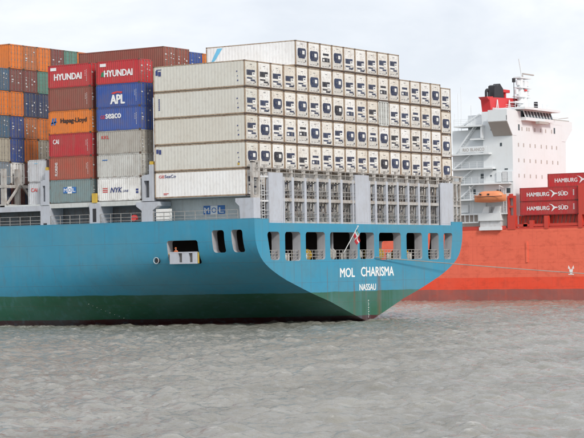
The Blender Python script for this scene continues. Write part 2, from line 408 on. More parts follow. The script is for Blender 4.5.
WIN = [(2.1, 4.45, 7.1, 10.15, .55), (5.5, 8.55, 7.0, 10.15, 0), (9.6, 13.55, 7.1, 10.15, 0), (14.6, 20.45, 7.1, 10.15, 0), (20.9, 24.1, 7.1, 10.15, 0), (25.2, 30.2, 7.0, 10.15, 0),
       (31.5, 35.2, 7.0, 10.15, 0), (36.65, 39.25, 6.95, 10.15, 0), (40.5, 42.7, 6.95, 10.15, -.45)]
PWIN = [(6.38, 10.48, 6.85, 9.4), (2.85, 4.45, 8.0, 10.4), (.45, 1.9, 8.0, 10.4)]
def rrect(a0, a1, b0, b1, r, skew=0, n=4):
    pts = []
    for cx_, cy_, s in ((a1-r, b1-r, 0), (a0+r, b1-r, 1), (a0+r, b0+r, 2), (a1-r, b0+r, 3)):
        for i in range(n+1):
            t = math.pi/2*(s+i/n); x = cx_+r*math.cos(t); y = cy_+r*math.sin(t)
            if skew > 0 and s in (2,): x += skew
            if skew < 0 and s in (3,): x += skew
            pts.append((x, y))
    return pts
wc = MB()
for x0, x1, z0, z1, sk in WIN:
    wc.prism([(a, -2.2, b) for a, b in rrect(x0, x1, z0, z1, .38, sk)], (0, 3.4, 0))
for y0, y1, z0, z1 in PWIN:
    wc.prism([(-2, a, b) for a, b in rrect(y0, y1, z0, z1, .3)], (4.2, 0, 0))
    wc.prism([(47, a, b) for a, b in rrect(y0, y1, z0, z1, .3)], (-4.2, 0, 0))
wc.tube((-1.5, 11.9, 7.27), (2.2, 11.9, 7.27), .28, 12)
win_me = wc.mesh('win', [M['hull'], M['inner'], M['inner_shade']])
for p in win_me.polygons: p.material_index = 1
def boolean(a, *cuts):
    o = bpy.data.objects.new('a', a); COL.objects.link(o); tmp = [o]
    for c in cuts:
        co = bpy.data.objects.new('c', c); COL.objects.link(co); tmp.append(co)
        md = o.modifiers.new('b', 'BOOLEAN'); md.object = co; md.operation = 'DIFFERENCE'; md.solver = 'EXACT'
        try: md.material_mode = 'INDEX'
        except Exception: pass
    bpy.context.view_layer.update()
    me = bpy.data.meshes.new_from_object(o.evaluated_get(bpy.context.evaluated_depsgraph_get()))
    for t in tmp: bpy.data.objects.remove(t)
    return me
for q_ in (hull_me, cav_me, win_me):
    b_ = bmesh.new(); b_.from_mesh(q_); bmesh.ops.recalc_face_normals(b_, faces=b_.faces); b_.to_mesh(q_); b_.free()
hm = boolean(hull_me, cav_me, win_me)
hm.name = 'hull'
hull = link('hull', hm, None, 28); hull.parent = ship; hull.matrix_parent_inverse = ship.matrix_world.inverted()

# bulwark along the deck edge, higher at the two stern corners
mb = MB()
ys = [-1.15, -.3, 1, 4, 8, 14, 24, 60, 120, 215]
for sgn in (-1, 1):
    for a, b in zip(ys[:-1], ys[1:]):
        mb.box(CX+sgn*22.8, CX+sgn*22.68, a, b, 11.1, 11.56)
    mb.box(CX+sgn*22.67, CX+sgn*20.1, -1.15, -1.02, 11.1, 11.54)
sp(mb, 'bulwark', M['hull'])
for x0, x1, z0, z1, sk in WIN:     # rails across the stern openings
    mb = MB()
    o = .3 if sk > 0 else 0
    for z in (7.45, 7.8, 8.15): mb.bar((x0+o, -.95, z), (x1-(.3 if sk < 0 else 0), -.95, z), .05)
    n = max(2, int((x1-x0)/.7))
    for i in range(n+1):
        x = x0+o+.12+(x1-x0-o-.24-(.3 if sk < 0 else 0))*i/n; mb.bar((x, -.95, z0), (x, -.95, 8.15), .05)
    sp(mb, 'railing', M['rail_worn'])
def winch(x, y, s=1, col='winch'):
    mb = MB(); z = 6.8
    mb.tube((x-.9*s, y, z+.75*s), (x+.9*s, y, z+.75*s), .32*s, 12)
    for d in (-.9, -.25, .4, .95): mb.tube((x+d*s-.05, y, z+.75*s), (x+d*s+.05, y, z+.75*s), .62*s, 14)
    mb.box(x-1.3*s, x-1.0*s, y-.4*s, y+.4*s, z, z+1.1*s); mb.box(x-1.2*s, x+1.2*s, y-.5*s, y+.5*s, z, z+.18)
    sp(mb, 'mooring_winch', M[col], None, 40)
winch(11.6, .75, 1.1, 'yellow'); winch(16.6, .8, 1.2); winch(22.4, .8, 1.1); winch(27.2, .8, 1.15, 'yellow'); winch(33.2, .8, 1.05, 'yellow'); winch(7.0, .8, .9)
for x in (7.6, 11.2, 15.9, 19.2, 29.4, 34.2):   # bitts
    mb = MB()
    for d in (0, .55): mb.tube((x+d, .25, 6.8), (x+d, .25, 7.75), .16, 10); mb.tube((x+d, .25, 7.75), (x+d, .25, 7.85), .22, 10)
    sp(mb, 'bollard', M['winch'], None, 40)
for x in (17.5,):        # bulkheads with a doorway inside the mooring deck
    mb = MB(); mb.box(x, x+.2, .4, 2.0, 6.8, 10.55); mb.box(x-.03, x+.0, 1.4, 2.2, 7.0, 9.0, 1)
    sp(mb, 'bulkhead', [M['inner'], M['black']])
# white fairlead frame in the large side opening
mb = MB()
x0, x1 = -.42, .1
mb.box(x0, x1, 6.55, 10.0, 6.86, 7.02); mb.box(x0, x1, 6.55, 10.0, 8.02, 8.16)
for a, b in ((6.55, 6.95), (7.45, 8.35), (8.85, 10.0)): mb.box(x0+.01, x1-.01, a, b, 7.02, 8.02)
sp(mb, 'fairlead_frame', M['bridge'])
mb = MB()
for y in (7.12, 7.28, 8.52, 8.68): mb.tube((-.15, y, 7.02), (-.15, y, 8.02), .075, 10)
sp(mb, 'fairlead_roller', M['gasket'], None, 40)
mb = MB()
mb.box(-.05, .1, 10.02, 10.1, 6.9, 8.1); mb.box(-.05, .1, 6.42, 6.5, 6.9, 8.1); mb.box(-.05, .1, 10.1, 10.4, 7.9, 8.0)
sp(mb, 'yellow_guard', M['yellow'])
# rim of the round fairlead
mb = MB()
for i in range(16):
    a, b = 2*math.pi*i/16, 2*math.pi*(i+1)/16
    mb.tube((-.34, 11.9+.34*math.cos(a), 7.27+.34*math.sin(a)), (-.34, 11.9+.34*math.cos(b), 7.27+.34*math.sin(b)), .035, 6)
sp(mb, 'round_fairlead', M['railgrey'], None, 40)
mb = MB(); mb.tube((-.22, 11.9, 7.27), (.3, 11.9, 7.27), .275, 14); sp(mb, 'fairlead_hole_shade', M['black'])  # black plug standing in for the shade inside the round hole
# name and port of registry
def on_ship(o): o.parent = ship; o.matrix_parent_inverse = ship.matrix_world.inverted(); return o
on_ship(lettering('MOL', (16.6, YT, 5.08), 3.1, 1.02, AFT, M['hullwhite'], None, 'ship_name', .05))
on_ship(lettering('CHARISMA', (21.1, YT, 5.12), 7.3, 1.06, AFT, M['hullwhite'], None, 'ship_name', .05))
on_ship(lettering('NASSAU', (20.7, YT, 3.52), 3.6, .72, AFT, M['hullwhite'], None, 'home_port', .05))
mb = MB()
for i in range(10): mb.box(22.52, 22.70 if i % 2 else 22.62, YT-.012, YT, .42+i*.21, .50+i*.21)
sp(mb, 'draft_mark', M['hullwhite'])
mb = MB()
for i in range(9):
    y = 23.4-i*.33; z = 2.5-i*.21; x = CX-half(z, y)
    mb.box(x-.02, x+.03, y, y+.14, z, z+.09)
sp(mb, 'draft_mark', M['hullwhite'])
# flagstaff and ensign
mb = MB(); p0, p1 = Vector((17.9, -.9, 7.9)), Vector((18.35, -2.5, 10.75)); mb.tube(p0, p1, .05, 8); mb.tube(p1, p1+Vector((0, 0, .12)), .09, 8)
staff = sp(mb, 'flagstaff', M['white'])
FL = {k: paint('flag_'+k, c, .85, .1, streak=False) for k, c in dict(red=(.42, .02, .03), white=(.62, .62, .62), aqua=(.03, .30, .42), gold=(.75, .55, .05), black=(.02, .02, .02)).items()}
mb = MB(); nu, nv = 26, 12
vs = []
for i in range(nu+1):
    for j in range(nv+1):
        u, v = i/nu, j/nv
        hoist = p1+(p0-p1)*(.03+.30*v)
        fold = math.sin(u*9+v*2)*.12*(.25+u)
        vs.append(hoist+Vector((.22*u+.10*math.sin(v*5)*u+fold*.7, -.26*u+fold, -1.45*u*(1-.12*v)+.15*v*u)))
mb.v = [tuple(v) for v in vs]
for i in range(nu):
    for j in range(nv):
        u, v = (i+.5)/nu, (j+.5)/nv
        if u < .44 and v < .44: mi = 4 if u/.22+abs(v-.22)/.22 < 1 else (3 if .15 < v < .29 else 2)
        elif abs(u-.5) < .07 or abs(v-.5) < .07: mi = 1
        else: mi = 0
        a = i*(nv+1)+j; mb.f.append([a, a+1, a+nv+2, a+nv+1]); mb.m.append(mi)
fo = sp(mb, 'ensign', [FL[k] for k in ('red', 'white', 'aqua', 'gold', 'black')], None, 60)
md = fo.modifiers.new('cloth', 'SOLIDIFY'); md.thickness = .012

# ------------------------------------------------------------------ deck gear along the port side
mb = MB(); mb.box(2.35, 2.45, -.1, 13.2, 11.102, 13.96); sp(mb, 'hatch_coaming', M['coaming'])
mb = MB(); mb.box(2.35, 2.5, 13.4, 60, 11.102, 13.2); mb.box(2.3, 42.7, 13.2, 60, 13.2, 13.965); sp(mb, 'hatch_cover', M['hatch'])
mb = MB(); mb.box(0, 2.29, 13.95, 60, 13.42, 13.93); sp(mb, 'side_girder', M['coaming'])
mb = MB(); mb.box(-.25, -.05, 28.35, 60, 13.15, 13.75); sp(mb, 'side_girder', M['bridge'])
sgn_ = MB(); sgn_.box(2.31, 2.35, 4.5, 7.35, 12.15, 13.15)
sign = sp(sgn_, 'name_board', M['blue'])
lt = MB(); lt.box(2.297, 2.31, 5.46, 6.40, 12.17, 13.13); sp(lt, 'name_panel', M['white'])
for ch, y, mt in (('M', 7.22, 'white'), ('O', 6.24, 'blue'), ('L', 5.25, 'white')):
    on_ship(lettering(ch, (2.29 if ch == 'O' else 2.305, y, 12.36), .62, .58, PORT, M[mt], None, 'name_letter', .03))
def pedestal(yc, w, wt, z0=11.1, z1=13.7):
    mb = MB(); a, b = yc-w/2, yc+w/2; c, d = yc-wt/2, yc+wt/2; zm = z1-.45
    mb.prism([(-.2, a, z0), (-.2, b, z0), (-.2, b, zm-.5), (-.2, d, zm), (-.2, d, z1), (-.2, c, z1), (-.2, c, zm), (-.2, a, zm-.5)], (2.4, 0, 0))
    sp(mb, 'pedestal', M['bridge'])
pedestal(13.15, 1.5, 3.0, z1=13.72); pedestal(27.65, 1.35, 1.4);  pedestal(20.5, 1.4, 1.5, z1=13.78)
mb = MB(); mb.prism([(-.2, -1.0, 11.58), (-.2, .75, 11.58), (-.2, .85, 12.9), (-.2, 1.35, 13.35), (-.2, 1.35, 13.75), (-.2, -1.0, 13.75)], (1.3, 0, 0)); sp(mb, 'pedestal', M['bridge'])
mb = MB(); mb.box(-.215, -.2, 20.25, 20.75, 11.7, 13.2); mb.box(-.215, -.2, 27.4, 27.9, 11.5, 11.75); sp(mb, 'slot', M['black'])
def side_rail(y0, y1, x=-.12, z0=11.5, zt=12.55):
    mb = MB()
    for z in (z0+.25, z0+.6, zt): mb.bar((x, y0, z), (x, y1, z), .045)
    n = max(1, round((y1-y0)/1.4))
    for i in range(n+1): mb.bar((x, y0+(y1-y0)*i/n, z0), (x, y0+(y1-y0)*i/n, zt), .05)
    sp(mb, 'railing', M['rail_worn'])
for a, b in ((1.1, 12.3), (14.0, 19.7), (21.3, 26.9), (28.4, 36), (36, 50)): side_rail(a, b)
def lash_post(y0, y1, ztop, parent=None):
    """slotted upright of a lashing bridge at the ship's side"""
    mb = MB(); x0, x1 = -.15, .45
    mb.box(x0, x1, y1-.28, y1, 13.8, ztop-1.2); mb.box(x0, x1, y0, y0+.5, 13.8, ztop)
    mb.box(x0, x1, y0+.5, y1-.28, 13.8, 14.2); mb.box(x0, x1, y0+.5, y1-.28, ztop-1.75, ztop-1.1)
    mb.box(x0-.01, x1+.01, y0+.1, y0+.4, ztop, ztop+.35, 1)
    mb.box(x1, x1+.06, y0+.5, y1-.28, 14.2, ztop-1.75, 2)
    mb.box(.6, 44, y0+.2, y1-.2, 13.8, 14.1); 
    for i in range(7): mb.box(.5, 2.3, y0+.55, y1-.3, 14.5+i*.45, 14.55+i*.45)
    sp(mb, 'lashing_post', [M['bridge'], M['yellow'], M['hatch']])
lash_post(12.35, 13.85, 17.8); lash_post(27.15, 28.3, 17.75)
mb = MB(); mb.box(-.2, .1, 20.25, 20.85, 13.85, 14.9); sp(mb, 'yellow_stopper', M['yellow'])
# open lashing bridge before the forward bay: posts and a diagonal
mb = MB()
for x in (.1, 2.5, 5, 7.5): mb.box(x, x+.4, 33.9, 34.5, 13.8, 18.2)
mb.box(0, 44, 33.85, 34.55, 16.0, 16.35); mb.box(0, 44, 33.85, 34.55, 13.75, 14.1)
mb.bar((.3, 33.75, 14.1), (2.6, 33.75, 16.4), .22); mb.bar((5.2, 33.75, 14.1), (2.9, 33.75, 16.4), .22)
mb.bar((0, 34, 17.3), (44, 34, 17.3), .06)
sp(mb, 'lashing_bridge', M['bridge_tan'])
# little red life ring case and boxes on the side passage
mb = MB(); mb.tube((-.1, 15.1, 12.0), (.25, 15.1, 12.0), .36, 14); sp(mb, 'life_ring_case', M['red'], None, 40)
mb = MB(); mb.box(-.1, .4, 10.2, 12.0, 11.6, 12.5); mb.box(-.1, .4, 10.2, 12.0, 12.55, 12.9); sp(mb, 'deck_locker', M['unit_white'])

# ------------------------------------------------------------------ lashing bridge at the stern
ya, yb = -1.02, -.62
lb = empty('lashing_bridge', (CX, ya, 11.1)); lb.parent = ship; lb.matrix_parent_inverse = ship.matrix_world.inverted()
bpy.context.view_layer.update()
for x0, x1, zt in ((2.75, 5.45, 16.5), (20.4, 23.4, 16.72), (40.25, 43.3, 16.3)):
    mb = MB(); mb.box(x0, x1, ya, yb, 11.1, zt); mb.box(x0+.15, x1-.15, ya-.02, ya, 11.3, 11.36)
    sp(mb, 'plate_column', M['bridge'], lb)
posts = [c*2.5-.03 for c in range(3, 17) if c not in (8, 9)]+[5.7, 19.95, 23.6, 39.9]
for x in sorted(posts):
    w = .42
    if x in (5.7, 19.95, 23.6, 39.9): w = .22
    mb = MB(); mb.box(x-w/2, x+w/2, ya+.03, yb, 11.1, 16.1)
    sp(mb, 'post', M['bridge'], lb)
spans = [(5.45, 20.4), (23.4, 40.25)]
for a, b in spans:
    mb = MB(); mb.box(a, b, ya+.06, yb, 13.45, 13.8); mb.box(a, b, ya+.05, yb, 15.72, 16.05); mb.box(a, b, ya+.1, yb, 11.1, 11.3)
    sp(mb, 'walkway', M['bridge_tan'], lb)
    mb = MB()
    for z in (11.75, 12.2, 14.2, 14.65): mb.bar((a, ya+.1, z), (b, ya+.1, z), .045)
    for i in range(int((b-a)/1.25)+1): 
        for z in (11.3, 13.8): mb.bar((a+.2+i*1.25, ya+.1, z), (a+.2+i*1.25, ya+.1, z+.95), .04)
    sp(mb, 'guard_rail', M['rail_worn'], lb)
for a, b in spans:
    mb = MB()
    n_ = round((b-a)/.62)
    for i in range(1, n_): mb.box(a+(b-a)*i/n_-.045, a+(b-a)*i/n_+.045, -.45, -.3, 11.1, 15.8)
    k_ = round((b-a)/2.5)
    for i in range(k_):
        x0, x1 = a+(b-a)*i/k_+.3, a+(b-a)*(i+1)/k_-.3
        for z in (11.3, 14.0): mb.bar((x0, -.32, z), (x1, -.32, z+2.2), .05); mb.bar((x1, -.32, z), (x0, -.32, z+2.2), .05)
    for z in (12.3, 13.3, 14.6, 15.5): mb.box(a, b, -.5, -.44, z, z+.12)
    o_ = sp(mb, 'lattice', M['lattice'], lb); o_['kind'] = 'stuff'  # extra dark-grey bars, added to darken the gaps of the bridge
# fins and lashing gear on top of the bridge
for c in range(1, 18):
    x = c*2.5-.03
    mb = MB(); mb.box(x-.19, x+.19, ya+.15, yb, 16.1 if not (20.3 < x < 23.5) else 16.74, 17.35); mb.box(x-.4, x-.19, ya+.2, yb-.1, 16.5 if not (20.3 < x < 23.5) else 16.8, 16.75 if not (20.3 < x < 23.5) else 16.95)
    sp(mb, 'lashing_fin', M['bridge_tan'], lb)
mb = MB()
for z in (16.55, 16.95): mb.bar((0, ya+.1, z), (45, ya+.1, z), .05)
for i in range(30): mb.bar((.4+i*1.5, ya+.1, 16.1), (.4+i*1.5, ya+.1, 16.95), .04)
sp(mb, 'guard_rail', M['bridge_tan'], lb)
# port end: slotted post and ladder cage; starboard end: open scaffold
mb = MB()
mb.box(-.2, .05, ya+.1, yb, 13.75, 16.6); mb.box(.95, 1.25, ya+.1, yb, 11.1, 16.6); mb.box(.05, .95, ya+.1, yb, 13.75, 14.1); mb.box(.05, .95, ya+.1, yb, 15.9, 16.6)
mb.box(-.2, .3, ya+.1, yb, 16.6, 17.6); mb.box(.9, 1.25, ya+.1, yb, 16.6, 17.5); mb.box(-.2, 1.25, ya+.1, yb, 17.5, 17.75)
sp(mb, 'end_post', M['bridge_tan'], lb)
mb = MB()
for x in (1.5, 2.05): mb.bar((x, ya+.12, 11.1), (x, ya+.12, 16.3), .07)
for i in range(17): mb.bar((1.5, ya+.12, 11.3+i*.3), (2.05, ya+.12, 11.3+i*.3), .04)
mb.box(1.25, 2.75, ya+.1, yb, 13.35, 13.55); mb.box(1.25, 2.75, ya+.1, yb, 15.95, 16.15)
for z in (12, 12.45, 14.1, 14.5): mb.bar((1.25, ya+.1, z), (2.75, ya+.1, z), .045)
sp(mb, 'ladder', M['railgrey'], lb)
mb = MB()
for x in (43.5, 44.35, 45.35):
    mb.box(x-.12, x+.12, ya+.1, yb, 11.12, 16.4)
mb.box(43.3, 45.5, ya+.08, yb, 13.4, 13.6); mb.box(43.3, 45.5, ya+.08, yb, 16.2, 16.5); mb.box(43.3, 46.0, ya+.08, yb, 17.0, 17.2)
for x in (43.6, 45.7): mb.box(x-.1, x+.1, ya+.1, yb, 16.5, 17.0)
for z in (12, 12.5, 14.1, 14.5): mb.bar((43.3, ya+.1, z), (45.4, ya+.1, z), .05)
for i in range(9): mb.bar((44.5, ya+.3, 11.3+i*.25), (45.2, ya+.3, 11.3+i*.25), .04)
sp(mb, 'end_scaffold', M['bridge_tan'], lb)
for x0, x1 in ((5.45, 20.4), (23.4, 40.25)):
    pass
# added dark panel behind the bridge so that no daylight passes under the stacks
mb = MB(); mb.box(2.5, 44.6, 12.3, 12.4, 11.1, 14.0); sp(mb, 'added_light_stop', M['hatch'])

# ------------------------------------------------------------------ containers
CW = 2.438
_cache = {}
def corrugated(mb, L, H, x=0.0, depth=.026, sgn=1, per=.28, mi=0):
    """corrugated wall in the plane x, ribs outwards"""
    y0, y1 = .16, L-.16; n = round((y1-y0)/per); p = (y1-y0)/n
    prof = []
    for i in range(n):
        a = y0+i*p
        prof += [(a, depth), (a+.25*p, depth), (a+.45*p, 0), (a+.80*p, 0)]
    prof.append((y1, depth))
    vs = []
    for y, d in prof: vs += [(x+sgn*(d+.012), y, .15), (x+sgn*(d+.012), y, H-.11)]
    fs = [(2*i, 2*i+1, 2*i+3, 2*i+2) if sgn > 0 else (2*i, 2*i+2, 2*i+3, 2*i+1) for i in range(len(prof)-1)]
    mb.add(vs, fs, mi)
def box_meshes(L, H, side):
    k = ('dry', L, H, side)
    if k in _cache: return _cache[k]
    b = MB()
    if side: corrugated(b, L, H)
    b.box(.06 if side else .02, CW-.02, .07, L-.02, .14, H-.02); b.box(.22, CW-.22, .3, L-.06, -.03, .14)
    f = MB()
    for x in (0, CW-.13):
        f.box(x, x+.13, 0, .14, .118, H-.118); f.box(x, x+.13, L-.14, L, .118, H-.118)
        f.box(x+.002, x+.128, .14, L-.14, H-.11, H-.005); f.box(x+.002, x+.128, .14, L-.14, .0, .15)
    for y0 in (0.004, L-.124):
        f.box(.13, CW-.13, y0, y0+.12, H-.12, H-.004); f.box(.13, CW-.13, y0, y0+.12, 0.0, .15)
    c = MB()
    for x in (-.006, CW-.162+.006):
        for y in (-.006, L-.178+.006):
            c.box(x, x+.162, y, y+.178, 0, .118); c.box(x, x+.162, y, y+.178, H-.118, H)
            c.box(x+.03, x+.13, y+.03, y+.15, -.06, 0)
    doors = []
    for s in (0, 1):
        d = MB(); x0 = .14 if s == 0 else CW/2+.006; x1 = CW/2-.006 if s == 0 else CW-.14
        d.box(x0, x1, .03, .07, .16, H-.13)
        for i in range(5):                           # pressed panels
            z = .28+i*(H-.5)/5; d.box(x0+.08, x1-.08, .018, .03, z, z+(H-.5)/5-.09)
        for xx in (x0+.22, x1-.22):
            d.tube((xx, -.005, .1), (xx, -.005, H-.1), .026, 6, 1); d.box(xx-.05, xx+.05, -.02, .018, .95, 1.05, 1)
            for zz in (.2, H*.36, H*.63, H-.22): d.box(xx-.07, xx+.07, -.012, .016, zz, zz+.08, 1)
        doors.append(d.mesh('door', [M['box'], M['gasket']]))
    r = (b.mesh('body', M['box']), f.mesh('frame', M['box_frame']), c.mesh('corner_casting', M['rail_dark']), doors)
    _cache[k] = r; return r
mark_cache = []
for var in range(4):
    rr = random.Random(var); mb = MB()
    for i in range(5+var):
        x = rr.choice([1.36, 1.4, 1.75, .3, .35, 1.85]); z = .5+rr.random()*1.6; mb.box(x, x+rr.uniform(.12, .32), -.034, -.030, z, z+rr.uniform(.05, .17))
    mark_cache.append(mb.mesh('marking', M['railgrey']))
def dry(x, y, z, L, H, color, label, group, side=False, marks=None, name='shipping_container'):
    b, f, c, doors = box_meshes(L, H, side)
    t = empty(name, (x, y, z), label=label, cat='shipping container', group=group)
    link('body', b, t, col=color); link('frame', f, t, col=color); link('corner_casting', c, t)
    for d in doors: link('door', d, t, col=color)
    if marks is not None: link('marking', mark_cache[marks], t)
    return t

# --- reefers: white boxes, machinery end towards us
def reefer_meshes(L, H, side):
    k = ('reefer', L, H, side)
    if k in _cache: return _cache[k]
    b = MB()
    if side: corrugated(b, L, H, 0, .012, 1, .42)
    b.box(.026 if side else .02, CW-.02, .06, L-.02, .14, H-.02); b.box(.22, CW-.22, .3, L-.06, -.055, .14)
    f = MB()
    for x in (0, CW-.10):
        f.box(x, x+.10, 0, .13, .118, H-.118); f.box(x, x+.10, L-.13, L, .118, H-.118)
        f.box(x+.002, x+.098, .13, L-.13, H-.10, H-.005); f.box(x+.002, x+.098, .13, L-.13, 0.02, .15)
    f.box(.10, CW-.10, .004, .12, H-.10, H-.004); f.box(.10, CW-.10, L-.12, L-.004, H-.1, H-.004)
    c = MB()
    for x in (-.006, CW-.162+.006):
        for y in (-.006, L-.178+.006):
            c.box(x, x+.162, y, y+.178, 0, .118); c.box(x, x+.162, y, y+.178, H-.118, H)
            c.box(x+.03, x+.13, y+.03, y+.15, -.10, 0)
    c.box(.156, CW-.156, .006, .12, .01, .15)
    r = (b.mesh('body', M['reefer']), f.mesh('frame', M['reefer_frame']), c.mesh('bottom_rail', M['rail_dark']))
    _cache[k] = r; return r
def unit_meshes(kind):
    k = ('unit', kind)
    if k in _cache: return _cache[k]
    w, g = MB(), MB()
    dz = {'a': -.06, 'b': -.32, 'c': 0, 'd': -.1, 'e': .08}[kind]
    w.box(.16, CW-.16, .02, .06, .22, 2.62, 1)
    w.box(.26, CW-.26, .012, .02, .30, 1.02+dz*.6, 2)                  # grey lower machinery cover
    for i in range(3): g.box(.40+i*.55, .75+i*.55, .004, .012, .36, .41, 2)
    g.tube((1.95, .004, .55), (1.95, -.04, .55), .10, 8, 2)
    for xx in (.5, 1.3, 1.75): g.box(xx, xx+.06, .008, .02, 2.16+dz*.4, 2.22+dz*.4)
    g.box(1.0, 1.42, .010, .02, 2.36, 2.42, 2)
    if kind in 'abe':          # condenser opening above, control box at its right, coil slot below
        g.box(.38, 1.38, .006, .02, 1.30+dz, 1.86+dz); g.box(1.38, 1.94, .006, .02, 1.64+dz, 1.88+dz, 1)
        w.box(1.40, 1.96, -.03, .02, 1.16+dz, 1.60+dz); g.box(1.50, 1.80, -.035, -.03, 1.40+dz, 1.52+dz, 2)
        g.box(.42, 1.42, .004, .012, .90+dz, 1.06+dz); g.box(1.12, 1.94, .004, .012, .67+dz, .85+dz)
        w.box(.46, 1.04, -.01, .02, .64+dz, .82+dz)
        for i in range(4): g.box(.46, 1.28, -.006, .006, 1.40+dz+i*.11, 1.43+dz+i*.11, 2)
        g.tube((.87, .004, 1.59+dz), (.87, -.02, 1.59+dz), .19, 10, 1)
    elif kind == 'c':          # big rounded grille with a white square in it
        g.prism([(a, .02, b) for a, b in rrect(.38, 2.03, .93, 1.92, .26)], (0, -.03, 0), 1)
        w.box(1.28, 1.74, -.03, -.011, 1.26, 1.66); g.box(.56, 1.80, -.004, .012, .80, .94)
        g.tube((.88, -.011, 1.45), (.88, -.04, 1.45), .29, 12); g.tube((.88, -.04, 1.45), (.88, -.05, 1.45), .10, 8, 2)
        for i in range(3): g.box(1.26, 1.9, -.016, -.010, 1.05+i*.07, 1.08+i*.07, 2)
    else:                      # two stacked dark panels
        g.box(.60, 1.80, .0, .02, 1.62, 1.86); g.box(.44, 1.94, -.004, .012, .90, 1.34, 1)
        w.box(.9, 1.5, -.03, .02, 1.38, 1.58); w.box(.54, .86, -.03, -.005, .98, 1.20)
        g.tube((1.42, -.005, 1.12), (1.42, -.03, 1.12), .20, 10, 2)
    r = (w.mesh('cooling_unit', [M['unit_white'], M['reefer_end'], M['unit_grey']]), g.mesh('grille', [M['unit_any'], M['unit_any'], M['unit_slat']]))
    _cache[k] = r; return r
def reefer(x, y, z, label, group, side=False, kind='a', color=(.7, .68, .62), L=12.19, H=2.84, unit=True):
    b, f, c = reefer_meshes(L, H, side)
    t = empty('reefer_container', (x, y, z), label=label, cat='shipping container', group=group)
    link('body', b, t, col=color); link('frame', f, t); link('bottom_rail', c, t)
    if unit:
        w, g = unit_meshes(kind); jt = rr.uniform(.94, 1.03); u = link('cooling_unit', w, t, col=tuple(min(.84, v*jt) for v in color))
        u.location.z = rr.uniform(-.10, .10)
        link('grille', g, u, col=rr.choice([(.020, .032, .078), (.024, .042, .10), (.016, .018, .028), (.020, .032, .078)]))
    return t
ORD = ['first', 'second', 'third', 'fourth', 'fifth', 'sixth', 'seventh', 'eighth', 'ninth', 'tenth', 'eleventh', 'twelfth', 'thirteenth', 'fourteenth', 'fifteenth', 'sixteenth', 'seventeenth', 'eighteenth']
KD = dict(a='slotted grille', b='low grille', c='rounded grille', d='double grille', e='high grille')
Z0, TP = 14.05, 2.9
rr = random.Random(11)
rowname = {5: 'topmost short tier', 4: 'highest full tier', 3: 'second full tier from top', 2: 'third full tier from top', 1: 'tier just above the lashing bridge', 0: 'upper bridge bays', -1: 'lower bridge bays'}
G5 = ['c', 'c', 'd', 'c', 'b', 'b', 'a', 'e', 'e']
G4 = ['a', 'a', 'a', 'b', 'e', 'c', 'b', 'c', 'a', 'a', 'a', 'd', 'c', 'd', 'e', 'a', 'c', 'a']
